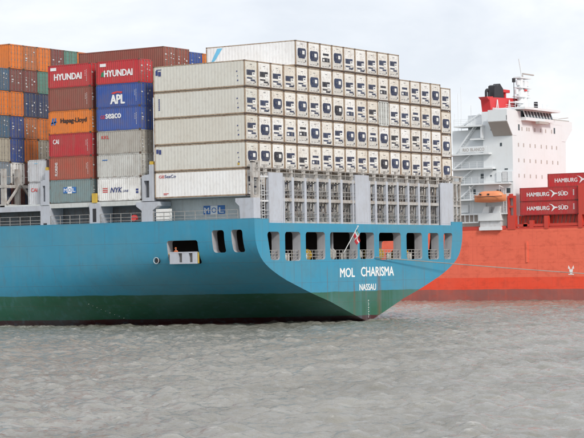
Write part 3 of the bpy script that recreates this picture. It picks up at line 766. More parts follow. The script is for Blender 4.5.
for k in (5, 4, 3, 2, 1, 0, -1):
    cols = range(4, 13) if k == 5 else range(1, 17) if k == -1 else range(18)
    for c in cols:
        x = c*2.5; z = Z0+k*TP-(.36 if c == 17 else 0)
        kind = G5[c-4] if k == 5 else G4[c] if k == 4 else rr.choice('aaabcdce')
        t = rr.random()
        colr = (.765, .745, .70) if t < .45 else (.80, .795, .775) if t < .82 else (.71, .665, .59)
        if c == 0: colr = {4: (.66, .65, .59), 3: (.65, .64, .585), 2: (.63, .61, .545), 1: (.65, .64, .585), 0: (.84, .84, .83)}[k]
        if k == 5 and c == 4: colr = (.80, .81, .82)
        n = c-(4 if k == 5 else 1 if k == -1 else 0)
        look = 'white' if sum(colr) > 2.1 else 'cream' if sum(colr) > 1.9 else 'stained'
        if k == 3 and c == 11:
            dry(x, 0, z, 12.19, 2.875, (.60, .62, .60), 'white container showing plain double doors among the cooling units of the reefers', 'stern stack of white containers')
            continue
        if c == 0 and k == 0:
            lab = 'bright white reefer lowest at the side of the stern stack, red and blue lettering'
        elif c == 0 and k > 0:
            lab = 'long grey-white reefer at the corner of the stern stack, %s' % {4: 'highest, navy mark', 3: 'second from top', 2: 'third from top', 1: 'just above the bright white one'}[k]
        elif k == 5 and c == 4:
            lab = 'white reefer with light blue stripe, leftmost of the topmost short tier'
        elif k in (0, -1):
            lab = '%s reefer behind the stern lashing bridge, %s from left in the %s' % (look, ORD[n], rowname[k])
        else:
            lab = '%s reefer with %s, %s from left in the %s' % (look, KD[kind], ORD[n], rowname[k].replace('tier just above the lashing bridge', 'tier above the bridge').replace('second full tier from top', 'second full tier').replace('third full tier from top', 'third full tier'))
        reefer(x, .9 if (k < 1 and c) else 0, z, lab, 'stern stack of white containers', c == 0 or (k == 5 and c == 4), kind, colr)
        r_ = bpy.data.objects
        root = COL.objects[-1]
        while root.parent: root = root.parent
        if c == 0 and k == 0:
            lettering('GE', (-.012, 11.6, 2.2), .75, .30, PORT, M['red'], root, 'lettering')
            lettering('SeaCo', (-.012, 10.8, 2.2), 1.5, .33, PORT, M['navy'], root, 'lettering', .03)
            decal([rect(0, 0, .5, .06), rect(0, .12, .7, .18)], (-.012, 11.0, .35), PORT, M['red'], root, 'small_print')
        if c == 0 and k == 4:
            decal([rect(0, .1, .3, .62), rect(.36, .0, .72, .5), rect(.1, .66, .8, .74)], (-.012, 11.85, 1.75), PORT, M['navy'], root, 'emblem')
        if c == 0 and k == 1:
            decal([rect(0, .1, .3, .55), rect(.36, .0, .66, .5)], (-.012, 11.9, 1.9), PORT, M['navy'], root, 'emblem')
        if c == 0 and k in (1, 2, 3, 4):
            decal([rect(0, 0, .16, .14), rect(.0, .5, .1, .6), rect(-.1, 1.0, .05, 1.12)], (-.012, 1.0, .6), PORT, M['navy'], root, 'label_marking')
            if k == 3: decal([rect(0, i*.22, .18, i*.22+.15) for i in range(6)], (-.012, 11.5, .9), PORT, M['navy'], root, 'serial_number')
            if k == 1: decal([rect(0, 0, .25, .25)], (-.012, 1.1, .35), PORT, M['yellow'], root, 'sticker')
        if k == 5 and c == 4:
            decal([[(.5, 1.0), (.95, 1.0), (2.0, 2.35), (1.3, 2.35)], [(.25, .55), (.62, .85), (.9, 1.0), (.45, .95)]], (-.012, 11.9, .25), PORT, M['skyblue'], root, 'emblem')

# --- 20 ft stacks on the port side
H20, P20 = 2.58, 2.6
RED, BROWN, ORNG, DRED, RBRN, TEAL = (.52, .030, .040), (.26, .075, .055), (.75, .20, .025), (.46, .025, .035), (.38, .085, .055), (.19, .27, .28)
BLUE, BLUE2, GREY, LGREY, WHT = (.030, .085, .33), (.035, .095, .36), (.42, .40, .36), (.55, .55, .52), (.80, .80, .78)
g20 = 'short containers stacked along the port side'
fwd = [(TEAL, 'grey-teal container with a blue and white letter logo, bottom of the forward short stack'),
       (RBRN, 'rust red container with upright white lettering, second from the bottom of its stack'),
       (DRED, 'crimson container with small white letters, under the orange one'),
       (ORNG, 'bright orange container with blue logo and dark lettering'),
       (BROWN, 'plain brown container between the red and the orange one'),
       (RED, 'red container with white lettering and no emblem, top of the forward short stack')]
aft = [(WHT, 'white container with blue italic letters, bottom of the short stack beside the reefers'),
       (LGREY, 'pale grey container with a tiny blue mark, lying on the white one'),
       (GREY, 'ribbed grey container with small red letters'),
       (BLUE2, 'blue container with white lower-case lettering after a red prefix'),
       (BLUE, 'blue container with big white letters under a red bird mark'),
       (RED, 'red container with green emblem and white lettering, top of its stack')]
def side_numbers(t, L):
    decal([rect(0, i*.17, .05, i*.17+.09) for i in range(8)]+[rect(-.2, i*.17+.6, -.15, i*.17+.69) for i in range(4)], (-.004, .5, .55), PORT, M['white'], t, 'serial_number')
CO = []
for i, (c, lab) in enumerate(fwd):
    t = dry(0, 21.05, 14.0+i*P20, 6.06, H20, c, lab, g20, True, i % 4); CO.append(t)
    if i in (1, 2, 4, 5): side_numbers(t, 6.06)
for i, (c, lab) in enumerate(aft):
    t = dry(0, 14.1, 14.0+i*P20, 6.06, H20, c, lab, g20, True, (i+1) % 4); CO.append(t)
    if i in (3, 4): side_numbers(t, 6.06)
xs = -.004
F0 = lambda i: CO[i]
# MOL letters in blocks
decal([rect(0, 0, .62, .68), rect(1.24, 0, 1.86, .68)], (xs, 4.05, 1.05), PORT, M['blue'], F0(0), 'logo_block')
decal([rect(.62, -.05, 1.24, .73)], (xs, 4.05, 1.05), PORT, M['white'], F0(0), 'logo_block')
lettering('M', (xs-.004, 3.96, 1.2), .45, .4, PORT, M['white'], F0(0)); lettering('O', (xs-.004, 3.35, 1.2), .45, .4, PORT, M['blue'], F0(0)); lettering('L', (xs-.004, 2.7, 1.2), .4, .4, PORT, M['white'], F0(0))
lettering('FLORENS', (xs, 4.85, .45), 1.5, .36, ((0, 0, 1), (0, 1, 0)), M['white'], F0(1), bold=.03)
lettering('CAI', (xs, 5.45, 1.45), .85, .52, PORT, M['white'], F0(2), bold=.04)
decal([[(.0, 0), (.22, .0), (.42, .8), (.2, .8)], [(.38, 0), (.6, .0), (.8, .8), (.58, .8)], [(.02, .15), (.85, .3), (.85, .45), (.02, .3)]], (xs, 5.7, 1.0), PORT, M['blue'], F0(3), 'emblem')
lettering('Hapag-Lloyd', (xs, 4.3, 1.05), 3.75, .66, PORT, M['black'], F0(3), bold=.06)
lettering('HYUNDAI', (xs, 5.15, .85), 3.95, .72, PORT, M['white'], F0(5), bold=.075)
decal([rect(0, 0, .85, .34)], (xs, 5.7, 1.95), PORT, M['white'], F0(5), 'number_plate')
lettering('NYK', (xs, 4.25, .92), 1.55, .55, PORT, M['navy'], F0(6), bold=.05, slant=.25)
lettering('LINE', (xs, 2.5, .94), .75, .22, PORT, M['navy'], F0(6), bold=.03, slant=.25)
decal([rect(0, 0, .72, .10), rect(0, .2, .72, .30), rect(0, .42, .72, .5)], (xs, 5.35, .95), PORT, M['red'], F0(6), 'emblem')
decal([rect(0, 0, .35, .22), rect(0, .3, .35, .5)], (xs, .7, .75), PORT, M['navy'], F0(6), 'label_marking')
decal([rect(0, 0, .75, .10)], (xs, 5.35, 1.9), PORT, M['blue'], F0(7), 'small_print')
lettering('KKL', (xs, 5.4, 1.72), 1.05, .34, PORT, M['red'], F0(8), bold=.04)
lettering('GE', (xs, 5.5, 1.35), .62, .38, PORT, M['red'], F0(9), bold=.03)
lettering('seaco', (xs, 4.78, 1.35), 2.15, .52, PORT, M['white'], F0(9), bold=.085)
lettering('APL', (xs, 4.05, .35), 1.95, 1.0, PORT, M['white'], F0(10), bold=.08)
decal([[(0, .05), (.5, .0), (.9, .12), (1.5, .02), (1.62, .22), (.9, .28), (.3, .2)]], (xs, 4.0, 1.45), PORT, M['red'], F0(10), 'emblem')
lettering('HYUNDAI', (xs, 4.9, .80), 3.95, .72, PORT, M['white'], F0(11), bold=.075)
decal([[(0, .0), (.42, 0), (.58, .5), (.16, .5)]], (xs, 5.4, .85), PORT, M['green'], F0(11), 'emblem')
decal([rect(0, 0, .85, .34)], (xs, 5.5, 1.95), PORT, M['white'], F0(11), 'number_plate')

# --- 40 ft boxes rising behind the short stacks
gb = 'long containers behind the short port stacks'
for i, (c, colr, lab) in enumerate([(2, BROWN, 'long brown container, nearest of the pair on top behind the red ones'), (3, BROWN, 'second brown container end on top behind the red ones'),
                            (4, BLUE2, 'blue container end on top between brown ones and the striped white reefer'), (5, ORNG, 'orange container end just left of the striped white reefer')]):
    zt = 31.40 if i < 2 else 31.15
    dry(c*2.5, 14.5, zt-2.75, 12.19, 2.7, colr, lab, gb, c == 2, (i+2) % 4)
dry(5.0, 14.5, 31.40-5.5, 12.19, 2.7, BROWN, 'brown container under the long brown one, almost hidden by the red ones', gb, True, 1)

# --- forward bay, door ends
gf = 'forward bay of mixed containers'
ORN2, MARN, TGRN, NAVY, BEIG, TEA2, ORBR, BLU3, GBLU = (.72, .19, .03), (.20, .065, .06), (.10, .25, .20), (.03, .055, .13), (.40, .37, .30), (.06, .13, .21), (.48, .16, .06), (.03, .07, .25), (.20, .26, .32)
rows = [(30.05, 2.85, {1: (ORN2, 'orange', None), 2: (ORBR, 'rusty orange', 0), 3: (ORN2, 'orange', None), 4: (MARN, 'maroon', 1), 5: (TGRN, 'green', None), 6: (ORN2, 'orange', None)}, 'top tier'),
        (27.4, 2.6, {0: (TEA2, 'slate blue', 2), 1: (MARN, 'maroon', 0), 2: (MARN, 'maroon', 3), 3: (TGRN, 'green', None)}, 'second tier'),
        (24.5, 2.85, {0: (ORN2, 'orange', None), 1: (ORN2, 'orange', None), 2: (NAVY, 'navy', 1), 3: (NAVY, 'navy', 3)}, 'third tier'),
        (21.9, 2.55, {0: (TEA2, 'slate blue', 2), 1: (BLU3, 'blue', 0), 2: (ORBR, 'rusty brown', 3), 3: (ORN2, 'orange', None)}, 'fourth tier'),
        (19.1, 2.75, {0: (BEIG, 'beige', None), 1: (BLU3, 'blue', 1), 2: (ORN2, 'orange', None), 3: (BEIG, 'beige', 2)}, 'fifth tier'),
        (16.5, 2.55, {0: (GBLU, 'grey-blue', 0), 1: (WHT, 'white', None), 2: (MARN, 'maroon', 1), 3: (GBLU, 'grey-blue', 2)}, 'sixth tier'),
        (14.0, 2.47, {0: (NAVY, 'navy', None), 1: (MARN, 'maroon', None), 2: (NAVY, 'navy', 2), 3: (NAVY, 'navy', None), 4: (MARN, 'maroon', None)}, 'lowest tier')]
for z, H, cols, rn in rows:
    for c, (colr, nm, mk) in cols.items():
        t = dry(c*2.5, 35.0, z, 12.19, H, colr, '%s container door end, %s from left in the %s of the forward bay' % (nm, ORD[c-(1 if 'top' in rn else 0)], rn), gf, c < 2, mk)
        if nm == 'white':
            decal([[(.3*math.cos(a*.6), .3*math.sin(a*.6)) for a in range(10)]], (1.35, -.035, 1.5), AFT, M['red'], t, 'emblem')
# --- grey equipment boxes
for z, lab in ((13.85, 'small pale grey container with red letters, below its twin beside the lashing post'), (16.5, 'small pale grey container without letters, on top of its lettered twin')):
    t = dry(.55, 28.0, z, 2.75, 2.6 if z < 15 else 2.55, (.56, .58, .61), lab, 'pair of small grey containers', True, None)
    if z < 15: lettering('CAI', (-.004, 2.3, 1.55), .9, .42, PORT, M['red'], t, bold=.04)
    else: decal([rect(0, 0, .5, .05)], (-.004, 1.8, 2.1), PORT, M['skyblue'], t, 'small_print')

# ------------------------------------------------------------------ crew member at the side opening
def person(loc, rz):
    root = empty('person', loc, label='crew member in orange overalls and helmet standing in the side opening', cat='person')
    root.rotation_euler = (0, 0, rz)
    J = [((0, 0, .95), .15), ((0, 0, 1.15), .14), ((0, .0, 1.35), .17), ((0, .02, 1.50), .06), ((0, .04, 1.60), .085), ((0, .05, 1.70), .075),
         ((.19, 0, 1.43), .075), ((.27, .05, 1.17), .05), ((.20, .27, 1.10), .036), ((.17, .36, 1.12), .03),
         ((-.19, 0, 1.43), .075), ((-.27, .05, 1.17), .05), ((-.20, .27, 1.10), .036), ((-.17, .36, 1.12), .03),
         ((.10, 0, .86), .105), ((.11, .02, .48), .075), ((.11, -.02, .09), .05), ((.12, .13, .04), .045),
         ((-.10, 0, .86), .105), ((-.11, .02, .48), .075), ((-.11, -.02, .09), .05), ((-.12, .13, .04), .045)]
    E_ = [(0,1),(1,2),(2,3),(3,4),(4,5),(2,6),(6,7),(7,8),(8,9),(2,10),(10,11),(11,12),(12,13),(0,14),(14,15),(15,16),(16,17),(0,18),(18,19),(19,20),(20,21)]
    me = bpy.data.meshes.new('p'); me.from_pydata([j[0] for j in J], E_, [])
    o = bpy.data.objects.new('p', me); COL.objects.link(o)
    o.modifiers.new('s', 'SKIN'); sv = me.skin_vertices[0].data
    for i, j in enumerate(J): sv[i].radius = (j[1], j[1])
    sv[0].use_root = True
    sb = o.modifiers.new('ss', 'SUBSURF'); sb.levels = 2; sb.render_levels = 2
    bpy.context.view_layer.update()
    bm_ = bpy.data.meshes.new_from_object(o.evaluated_get(bpy.context.evaluated_depsgraph_get()))
    bpy.data.objects.remove(o); bm_.materials.clear()
    for k in ('hivis', 'skin', 'black'): bm_.materials.append(M[k])
    for p in bm_.polygons:
        p.use_smooth = True; c = p.center
        p.material_index = 2 if c.z < .13 else 1 if (c.z > 1.50 or (c.y > .29 and c.z > .9)) else 0
    bm_.name = 'body'; link('body', bm_, root)
    mb = MB(); n = 12
    prof = [(.115, 1.69), (.112, 1.75), (.09, 1.80), (.05, 1.83)]
    for (ra, za), (rb, zb) in zip(prof[:-1], prof[1:]): mb.tube((0, .045, za), (0, .045, zb), ra, n, 0, rb)
    mb.box(-.09, .09, .13, .22, 1.69, 1.705); mb.build('helmet', M['hivis'], root)
    mb = MB()
    for i in range(5): mb.tube((.17+.018*(i-2), .37, 1.12), (.17+.02*(i-2), .44-abs(i-2)*.012, 1.09), .010, 6); mb.tube((-.17+.018*(i-2), .37, 1.12), (-.17+.02*(i-2), .44-abs(i-2)*.012, 1.09), .010, 6)
    mb.build('fingers', M['skin'], root)
    return root
person((.15, 9.55, 6.85), R(90))

# ------------------------------------------------------------------ the red ship alongside
XR = 130.0
rs = empty('container_ship', (XR, 36, 0), label='red container ship with tall white superstructure lying behind the blue ship', cat='container ship')
bpy.context.view_layer.update()
def rp(mb, name, mats, parent=None, smooth=None):
    o = mb.build(name, mats, None, smooth); par = parent or rs; o.parent = par
    o.matrix_parent_inverse = par.matrix_world.inverted(); return o
def rpe(name, loc):
    o = empty(name, loc); o.parent = rs; o.matrix_parent_inverse = rs.matrix_world.inverted(); bpy.context.view_layer.update(); return o
# hull: sides flat, rounded bilge below, bow out of the picture
mb = MB(); lv = [-1.5, 0, 2, 4, 8, 11.95]; st = [(-140, .02), (-125, .35), (-105, .75), (-80, .95), (-60, 1), (0, 1), (50, 1), (62, .97), (72, .9), (80, .8)]
rings = []
BW = 24.0
for y, t in st:
    ring = [(XR+BW/2-BW/2*t, y, z) for z in reversed(lv)]+[(XR+BW/2+BW/2*t, y, z) for z in lv]
    rings.append(ring)
n = len(rings[0]); fs = []
for j in range(len(rings)-1):
    for i in range(n):
        a, b = j*n+i, j*n+(i+1) % n; fs.append((a, a+n, b+n, b))
fs.append(list(range(n))); fs.append([(len(rings)-1)*n+i for i in range(n-1, -1, -1)])
mb.add([p for r in rings for p in r], fs)
bmx = mb.mesh('hull', M['redhull']); bmm = bmesh.new(); bmm.from_mesh(bmx); bmesh.ops.recalc_face_normals(bmm, faces=bmm.faces); bmm.to_mesh(bmx); bmm.free()
o = link('hull', bmx, None, 30); o.parent = rs; o.matrix_parent_inverse = rs.matrix_world.inverted()
mb = MB(); mb.box(XR-.12, XR, 32.95, 33.3, 6.4, 9.8); rp(mb, 'fender_bar', M['redhull'])
mb = MB()
for z in (8.6, 6.3): mb.box(XR-.012, XR, -50, 70, z, z+.05)
rp(mb, 'weld_seam', M['redhull'])
mb = MB()   # white tug mark: a little figure of an arrow and bars
for pts in ([(-.35, .2), (.35, .2), (.2, -.55), (-.2, -.55)], [(-.55, .3), (-.1, .25), (-.45, .85)], [(.55, .3), (.1, .25), (.45, .85)], [(-.5, -.7), (.5, -.7), (.5, -.58), (-.5, -.58)]):
    mb.prism([(XR, 25.1-a, 4.95+b) for a, b in pts], (-.015, 0, 0))
rp(mb, 'tug_mark', M['hullwhite'])
mb = MB(); mb.box(XR+.002, XR+.15, -50, 37.0, 11.95, 12.25); rp(mb, 'bulwark', M['shipred'])

YF = 35.45; XE = 150.2          # superstructure: front face at YF, seen side at XR
D5, D4, D3, D2, D1, TOP = 17.25, 19.85, 22.45, 24.95, 29.7, 31.9
SW = M['shipwhite']
mb = MB()   # main tower
mb.box(XR+.02, XE, YF, 41.0, 17.3, 30.3)
mb.box(XR+.6, XE-.6, 41.0, 47.2, 12.0, 29.0)
mb.box(XR+.8, XE-.6, YF, 41.0, 12.0, 17.3)
mb.box(XR+2.2, XE-1.5, 36.0, 45.0, 29.0, 31.6)
rp(mb, 'tower', SW)
def deck(y0, y1, z, name='deck_edge', x0=None):
    mb = MB(); mb.box(XR-1.1 if x0 is None else x0, XR+2.2, y0, y1, z-.25, z); 
    rp(mb, name, SW)
    mb = MB(); x = (XR-1.0 if x0 is None else x0+.1)
    for zz in (.4, .75, 1.05): mb.bar((x, y0, z+zz), (x, y1, z+zz), .04)
    k = max(2, int((y1-y0)/1.3))
    for i in range(k+1): mb.bar((x, y0+(y1-y0)*i/k, z), (x, y0+(y1-y0)*i/k, z+1.05), .045)
    rp(mb, 'deck_railing', SW)
deck(40.6, 46.0, D1); deck(39.4, 48.0, D2); deck(38.8, 47.5, D3); deck(35.7, 47.0, D4); deck(37.5, 47.0, D5)
for z0, z1, ya_, yb_ in ((D2, D1, 46.5, 42.5), (D3, D2, 46.8, 43.2), (D4, D3, 46.5, 42.8), (D5, D4, 46.0, 42.6), (D1, 31.6, 45.2, 41.6)):   # outside stairs
    mb = MB(); x = XR-.3
    for dx in (0, .75): mb.prism([(x+dx, ya_, z0), (x+dx, ya_-.35, z0), (x+dx, yb_-.35, z1), (x+dx, yb_, z1)], (.06, 0, 0))
    for i in range(12):
        t = (i+.5)/12; mb.box(x+.06, x+.75, ya_+(yb_-ya_)*t-.3, ya_+(yb_-ya_)*t, z0+(z1-z0)*t-.03, z0+(z1-z0)*t)
    rp(mb, 'outside_stair', SW)
mb = MB(); mb.box(XR-.9, XR+.6, 40.7, 41.0, 27.4, 29.45); mb.box(XR-.9, XR+.6, 40.7, 43.0, 27.2, 27.45); rp(mb, 'wind_screen', SW)
# bridge deck with wings carried out on both sides
bd = rpe('bridge', (XR, YF, 30))
mb = MB(); mb.prism([(XR-1.9, YF-.05, 32.0), (XR-1.9, YF-.05, 30.1), (XR+.02, YF-.05, 27.75), (XR+1.5, YF-.05, 27.75), (XR+1.5, YF-.05, 32.0)], (0, 3.6, 0)); 
rp(mb, 'bridge_wing', SW, bd)
mb = MB(); mb.prism([(XR-1.86, YF+.0, 30.04), (XR-.02, YF+.0, 27.74), (XR-.07, YF+.0, 27.70), (XR-1.91, YF+.0, 30.0)], (0, 3.5, 0)); rp(mb, 'wing_soffit_shade', M['soffit'], bd)  # grey-brown sheet painting in the shade under the white wing
mb = MB(); mb.prism([(XE+2.6, YF-.05, 31.0), (XE+2.6, YF-.05, 29.6), (XE, YF-.05, 27.4), (XE-1.5, YF-.05, 27.4), (XE-1.5, YF-.05, 31.0)], (0, 3.6, 0)); rp(mb, 'bridge_wing', SW, bd)
mb = MB(); mb.box(XR-1.9, XE+2.6, YF-.02, YF+.1, 30.2, 31.0); mb.box(XR+1.5, XR+3.2, YF-.03, YF+.1, 31.0, 31.9); rp(mb, 'front_bulwark', SW, bd)
wh0, wh1 = XR+3.3, XR+13.9
mb = MB(); mb.box(wh0, wh1, YF-.9, YF+5, 30.35, 30.9); mb.box(wh0, wh1, YF-.5, YF+5, 32.0, 32.15)
mb.prism([(wh0-1.6, YF-1.6, 32.15), (wh1+1.2, YF-1.6, 32.15), (wh1+1.2, YF+5.4, 32.15), (wh0-1.6, YF+5.4, 32.15)], (0, 0, .38)); rp(mb, 'wheelhouse', SW, bd)
mb = MB(); mb.box(XR+7.0, XR+10.5, YF-1.6, YF-.9, 29.9, 30.35); rp(mb, 'front_bracket', M['soffit'], bd)
nw = 9
for i in range(nw):
    a = wh0+.1+(wh1-wh0-.2)*i/nw; b = wh0+.1+(wh1-wh0-.2)*(i+1)/nw
    mb = MB(); mb.prism([(a+.12, YF-.85, 30.9), (b-.12, YF-.85, 30.9), (b-.12, YF-.45, 32.0), (a+.12, YF-.45, 32.0)], (0, .08, 0)); rp(mb, 'window_pane', M['glass'], bd)
    mb = MB(); mb.prism([(a-.1, YF-.9, 30.9), (a+.1, YF-.9, 30.9), (a+.1, YF-.5, 32.0), (a-.1, YF-.5, 32.0)], (0, .14, 0)); rp(mb, 'mullion', SW, bd)
mb = MB(); mb.box(wh0, wh0+.08, YF-.3, YF+4.5, 30.95, 31.95); rp(mb, 'window_pane', M['glass'], bd)
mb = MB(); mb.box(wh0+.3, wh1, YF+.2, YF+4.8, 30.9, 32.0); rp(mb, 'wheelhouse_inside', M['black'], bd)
mb = MB()
for zz in (.5, .9, 1.2): mb.bar((XR-1.5, YF+.3, 31.9+zz-.3), (wh0-1.5, YF+.3, 31.9+zz-.3), .05)
for i in range(8): mb.bar((wh0-1+i*1.7, YF+.5, 32.5), (wh0-1+i*1.7, YF+.5, 33.6), .06)
for zz in (33.1, 33.6): mb.bar((wh0-1, YF+.5, zz), (wh1+1, YF+.5, zz), .05)
rp(mb, 'monkey_deck_rail', SW, bd)
mb = MB(); mb.box(XE-9, XE-8.5, YF+1, YF+1.5, 32.5, 34.0); rp(mb, 'compass_stand', M['black'], bd)
mb = MB(); mb.bar((XE-3, YF+1, 31.2), (XE+2.2, YF+.5, 31.75), .12); mb.box(XE-4, XE+2.0, YF+.2, YF+.8, 31.0, 31.2); rp(mb, 'wing_boom', M['soffit'], bd)
# portholes on the front and windows on the side
for z, xs_ in ((28.95, (2.2, 3.4, 5.2, 6.0, 8.2, 10.4, 12.3, 14.6, 15.6)), (26.2, (2.0, 3.9, 6.3, 8.2, 10.5, 12.5, 14.6, 16.4)), (23.6, (2.0, 4.0, 6.2, 8.3, 10.4, 12.6, 14.8, 16.8)), (21.0, (2.0, 4, 6.2, 8.4, 10.6, 12.8, 15, 17))):
    for i, x in enumerate(xs_):
        mb = MB(); w, h = (.34, .62) if not (z > 28 and i in (0, 8)) else (.5, 1.0)
        mb.box(XR+x, XR+x+w, YF-.03, YF+.02, z-.3, z-.3+h); rp(mb, 'porthole', M['soffit'] if not (z > 28 and i in (0, 8)) else M['glass'])
for y, z, w, h in ((39.0, 28.7, 1.0, .8), (37.6, 26.0, .35, .55), (41.0, 23.6, .5, .5), (41.3, 20.7, 1.1, .8), (39.6, 20.9, .3, .3), (43.2, 18.1, .55, .8), (38.2, 18.1, .8, .6), (36.4, 18.1, .8, .8), (36.7, 22.0, .6, .2), (38.9, 22.0, .6, .2)):
    mb = MB(); x = XR+.02 if y < 41 else XR+.6
    mb.box(x-.05, x+.02, y-w/2, y+w/2, z, z+h); rp(mb, 'side_window', M['glass'])
for y in (38.0, 36.9, 35.9):
    mb = MB(); mb.box(XR-.25, XR+.0, y-.45, y+.45, 20.0, 21.7); rp(mb, 'vent_panel', M['railgrey'] if y < 37 and y > 36.5 else SW)
for word, y, w_ in (('RIO', 44.3, 1.15), ('BLANCO', 42.85, 2.65)):
    o = lettering(word, (XR-1.1, y, D2+.35), w_, .52, PORT, M['soffit'], None, 'lettering', .02)
    o.parent = rs; o.matrix_parent_inverse = rs.matrix_world.inverted()
mb = MB(); mb.box(XR-1.09, XR-1.02, 39.8, 44.9, D2+.15, D2+1.15); rp(mb, 'name_board', SW)
# lower deck by the boat
mb = MB(); mb.box(XR-.6, XR+1, 37.65, 41.85, 13.5, 14.8); rp(mb, 'embarkation_platform', SW)
mb = MB(); mb.box(XR-.3, XR+1, 37.8, 41.7, 12.45, 13.5); rp(mb, 'locker', M['railgrey'])
mb = MB(); mb.box(XR-.5, XR+1, 37.7, 41.8, 11.9, 12.45); rp(mb, 'ladder_box', SW)
for y in (40.6, 38.5):
    mb = MB(); mb.prism([(XR-.4, y+.7, 14.82), (XR-.4, y-.6, 14.82), (XR-.4, y-.75, 15.9), (XR-.4, y+.2, 15.9)], (.9, 0, 0)); rp(mb, 'deck_chest', SW)
mb = MB(); mb.box(XR-.3, XR+1.5, 41.9, 48, 14.55, 14.8); mb.box(XR-.3, XR+1.5, 36.6, 37.6, 14.55, 14.8)
for i in range(7): mb.box(XR-.25, XR-.1, 42+i*.85, 42.12+i*.85, 13.2, 14.55)
mb.box(XR-.2, XR-.15, 42, 48, 13.2, 13.4); rp(mb, 'promenade', SW)['kind'] = 'stuff'
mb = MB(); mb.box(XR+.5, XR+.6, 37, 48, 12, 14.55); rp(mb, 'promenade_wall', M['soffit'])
mb = MB(); mb.box(XR+.2, XR+2, 44.2, 45.8, 15.0, 16.3); rp(mb, 'white_tarpaulin', SW)
for y in (43.2, 36.9):     # davits
    mb = MB()
    for d in (-.25, .25): mb.bar((XR-.3, y+d, 14.8), (XR-.3, y+d, 18.9), .10)
    for i in range(9): mb.bar((XR-.3, y-.25, 15.0+i*.42), (XR-.3, y+.25, 15.0+i*.42), .05)
    mb.bar((XR-.3, y, 18.9), (XR-1.7, y*.9+39.9*.1, 19.3), .11); mb.bar((XR-1.7, y*.9+39.9*.1, 19.3), (XR-1.7, y*.9+39.9*.1, 18.3), .04)
    rp(mb, 'davit', SW)
# lifeboat
lbt = empty('lifeboat', (XR-1.6, 38.95, 16.5), label='covered orange lifeboat hanging at the side of the white superstructure', cat='lifeboat')
mb = MB(); rows_ = []
for i in range(15):
    t = i/14; y = -3.0+6.0*t; s = max(.04, 1-abs(2*t-1)**3.2); sh = .35*abs(2*t-1)**2
    rows_.append([(1.0*s*a, y, sh*(1 if zz > .1 else .6)+zz*(1 if zz > .5 else s**.3)) for a, zz in ((-1, 1.0), (-.95, .55), (-.6, .18), (0, .0), (.6, .18), (.95, .55), (1, 1.0))])
vs = [p for r in rows_ for p in r]; nn = 7
mb.add(vs, [(j*nn+i, j*nn+i+1, (j+1)*nn+i+1, (j+1)*nn+i) for j in range(14) for i in range(6)]+[list(range(6, -1, -1)), [14*nn+i for i in range(7)]]+[(j*nn+6, j*nn, (j+1)*nn, (j+1)*nn+6) for j in range(14)])
mb.build('boat_hull', M['orange'], lbt, 40)
mb = MB(); rows_ = []
for i in range(13):
    t = i/12; y = -2.65+5.1*t; s = max(.25, 1-abs(2*t-1)**4); h = 1.0+.95*min(1, (1-abs(2*t-1)**5)*1.05)
    rows_.append([(.93*s*a, y, 1.0+(h-1.0)*b) for a, b in ((-1, .02), (-.9, .6), (-.5, .95), (0, 1.0), (.5, .95), (.9, .6), (1, .02))])
vs = [p for r in rows_ for p in r]
mb.add(vs, [(j*nn+i, (j+1)*nn+i, (j+1)*nn+i+1, j*nn+i+1) for j in range(12) for i in range(6)]+[list(range(0, 7)), [12*nn+i for i in range(6, -1, -1)]])
mb.build('canopy', M['orange'], lbt, 40)
mb = MB(); mb.box(-1.04, -.98, -2.7, 2.7, .98, 1.06); mb.box(-.98, -.9, 1.2, 1.6, 1.25, 1.5); mb.box(-.98, -.9, -.3, .1, 1.25, 1.5); mb.build('rubbing_strake', M['black'], lbt)
# funnel with black exhausts
fn = rpe('funnel', (138, 42.5, 31.6))
mb = MB(); fx0, fx1 = XR+1.2, XR+14.6
mb.prism([(fx0, 40.0, 32.0), (fx1, 40.0, 32.0), (fx1, 40.0, 34.9), (fx0-.5, 40.0, 34.4)], (0, 1.7, 0)); rp(mb, 'casing', M['funnelred'], fn)
mb = MB(); mb.box(fx0-.2, fx1, 40.05, 41.7, 29.0, 32.0); rp(mb, 'casing_base', SW, fn)
mb = MB(); mb.prism([(fx0-1.4, 40.05, 34.45), (fx0-.3, 40.05, 33.8), (fx0+1, 40.05, 34.6)], (0, 1.6, 0)); rp(mb, 'casing_lip', M['funnelred'], fn)
mb = MB(); mb.prism([(XR+3.0, 40.3, 34.3), (XR+6.6, 40.3, 34.5), (XR+6.3, 40.3, 36.2), (XR+5.2, 40.3, 37.0), (XR+4.2, 40.3, 36.4), (XR+3.8, 40.3, 36.7), (XR+3.2, 40.3, 36.5)], (0, 1.2, 0)); rp(mb, 'exhaust_stack', M['black'], fn)
mb = MB()
for i in range(8):
    a, b = math.pi*i/8, math.pi*(i+1)/8
    mb.tube((XR+1.9+.5*math.cos(a), 41, 35.3+.5*math.sin(a)), (XR+1.9+.5*math.cos(b), 41, 35.3+.5*math.sin(b)), .22, 8)
mb.tube((XR+1.4, 41, 34.3), (XR+1.4, 41, 35.3), .22, 8); mb.tube((XR+2.4, 41, 34.3), (XR+2.4, 41, 35.3), .22, 8); rp(mb, 'exhaust_pipe', M['black'], fn, 40)
mb = MB(); mb.box(XR+6.4, XR+8.8, 40.3, 41.3, 35.6, 36.1); mb.box(XR+7.4, XR+7.8, 40.5, 41.0, 34.6, 35.6); rp(mb, 'red_platform', M['funnelred'], fn)
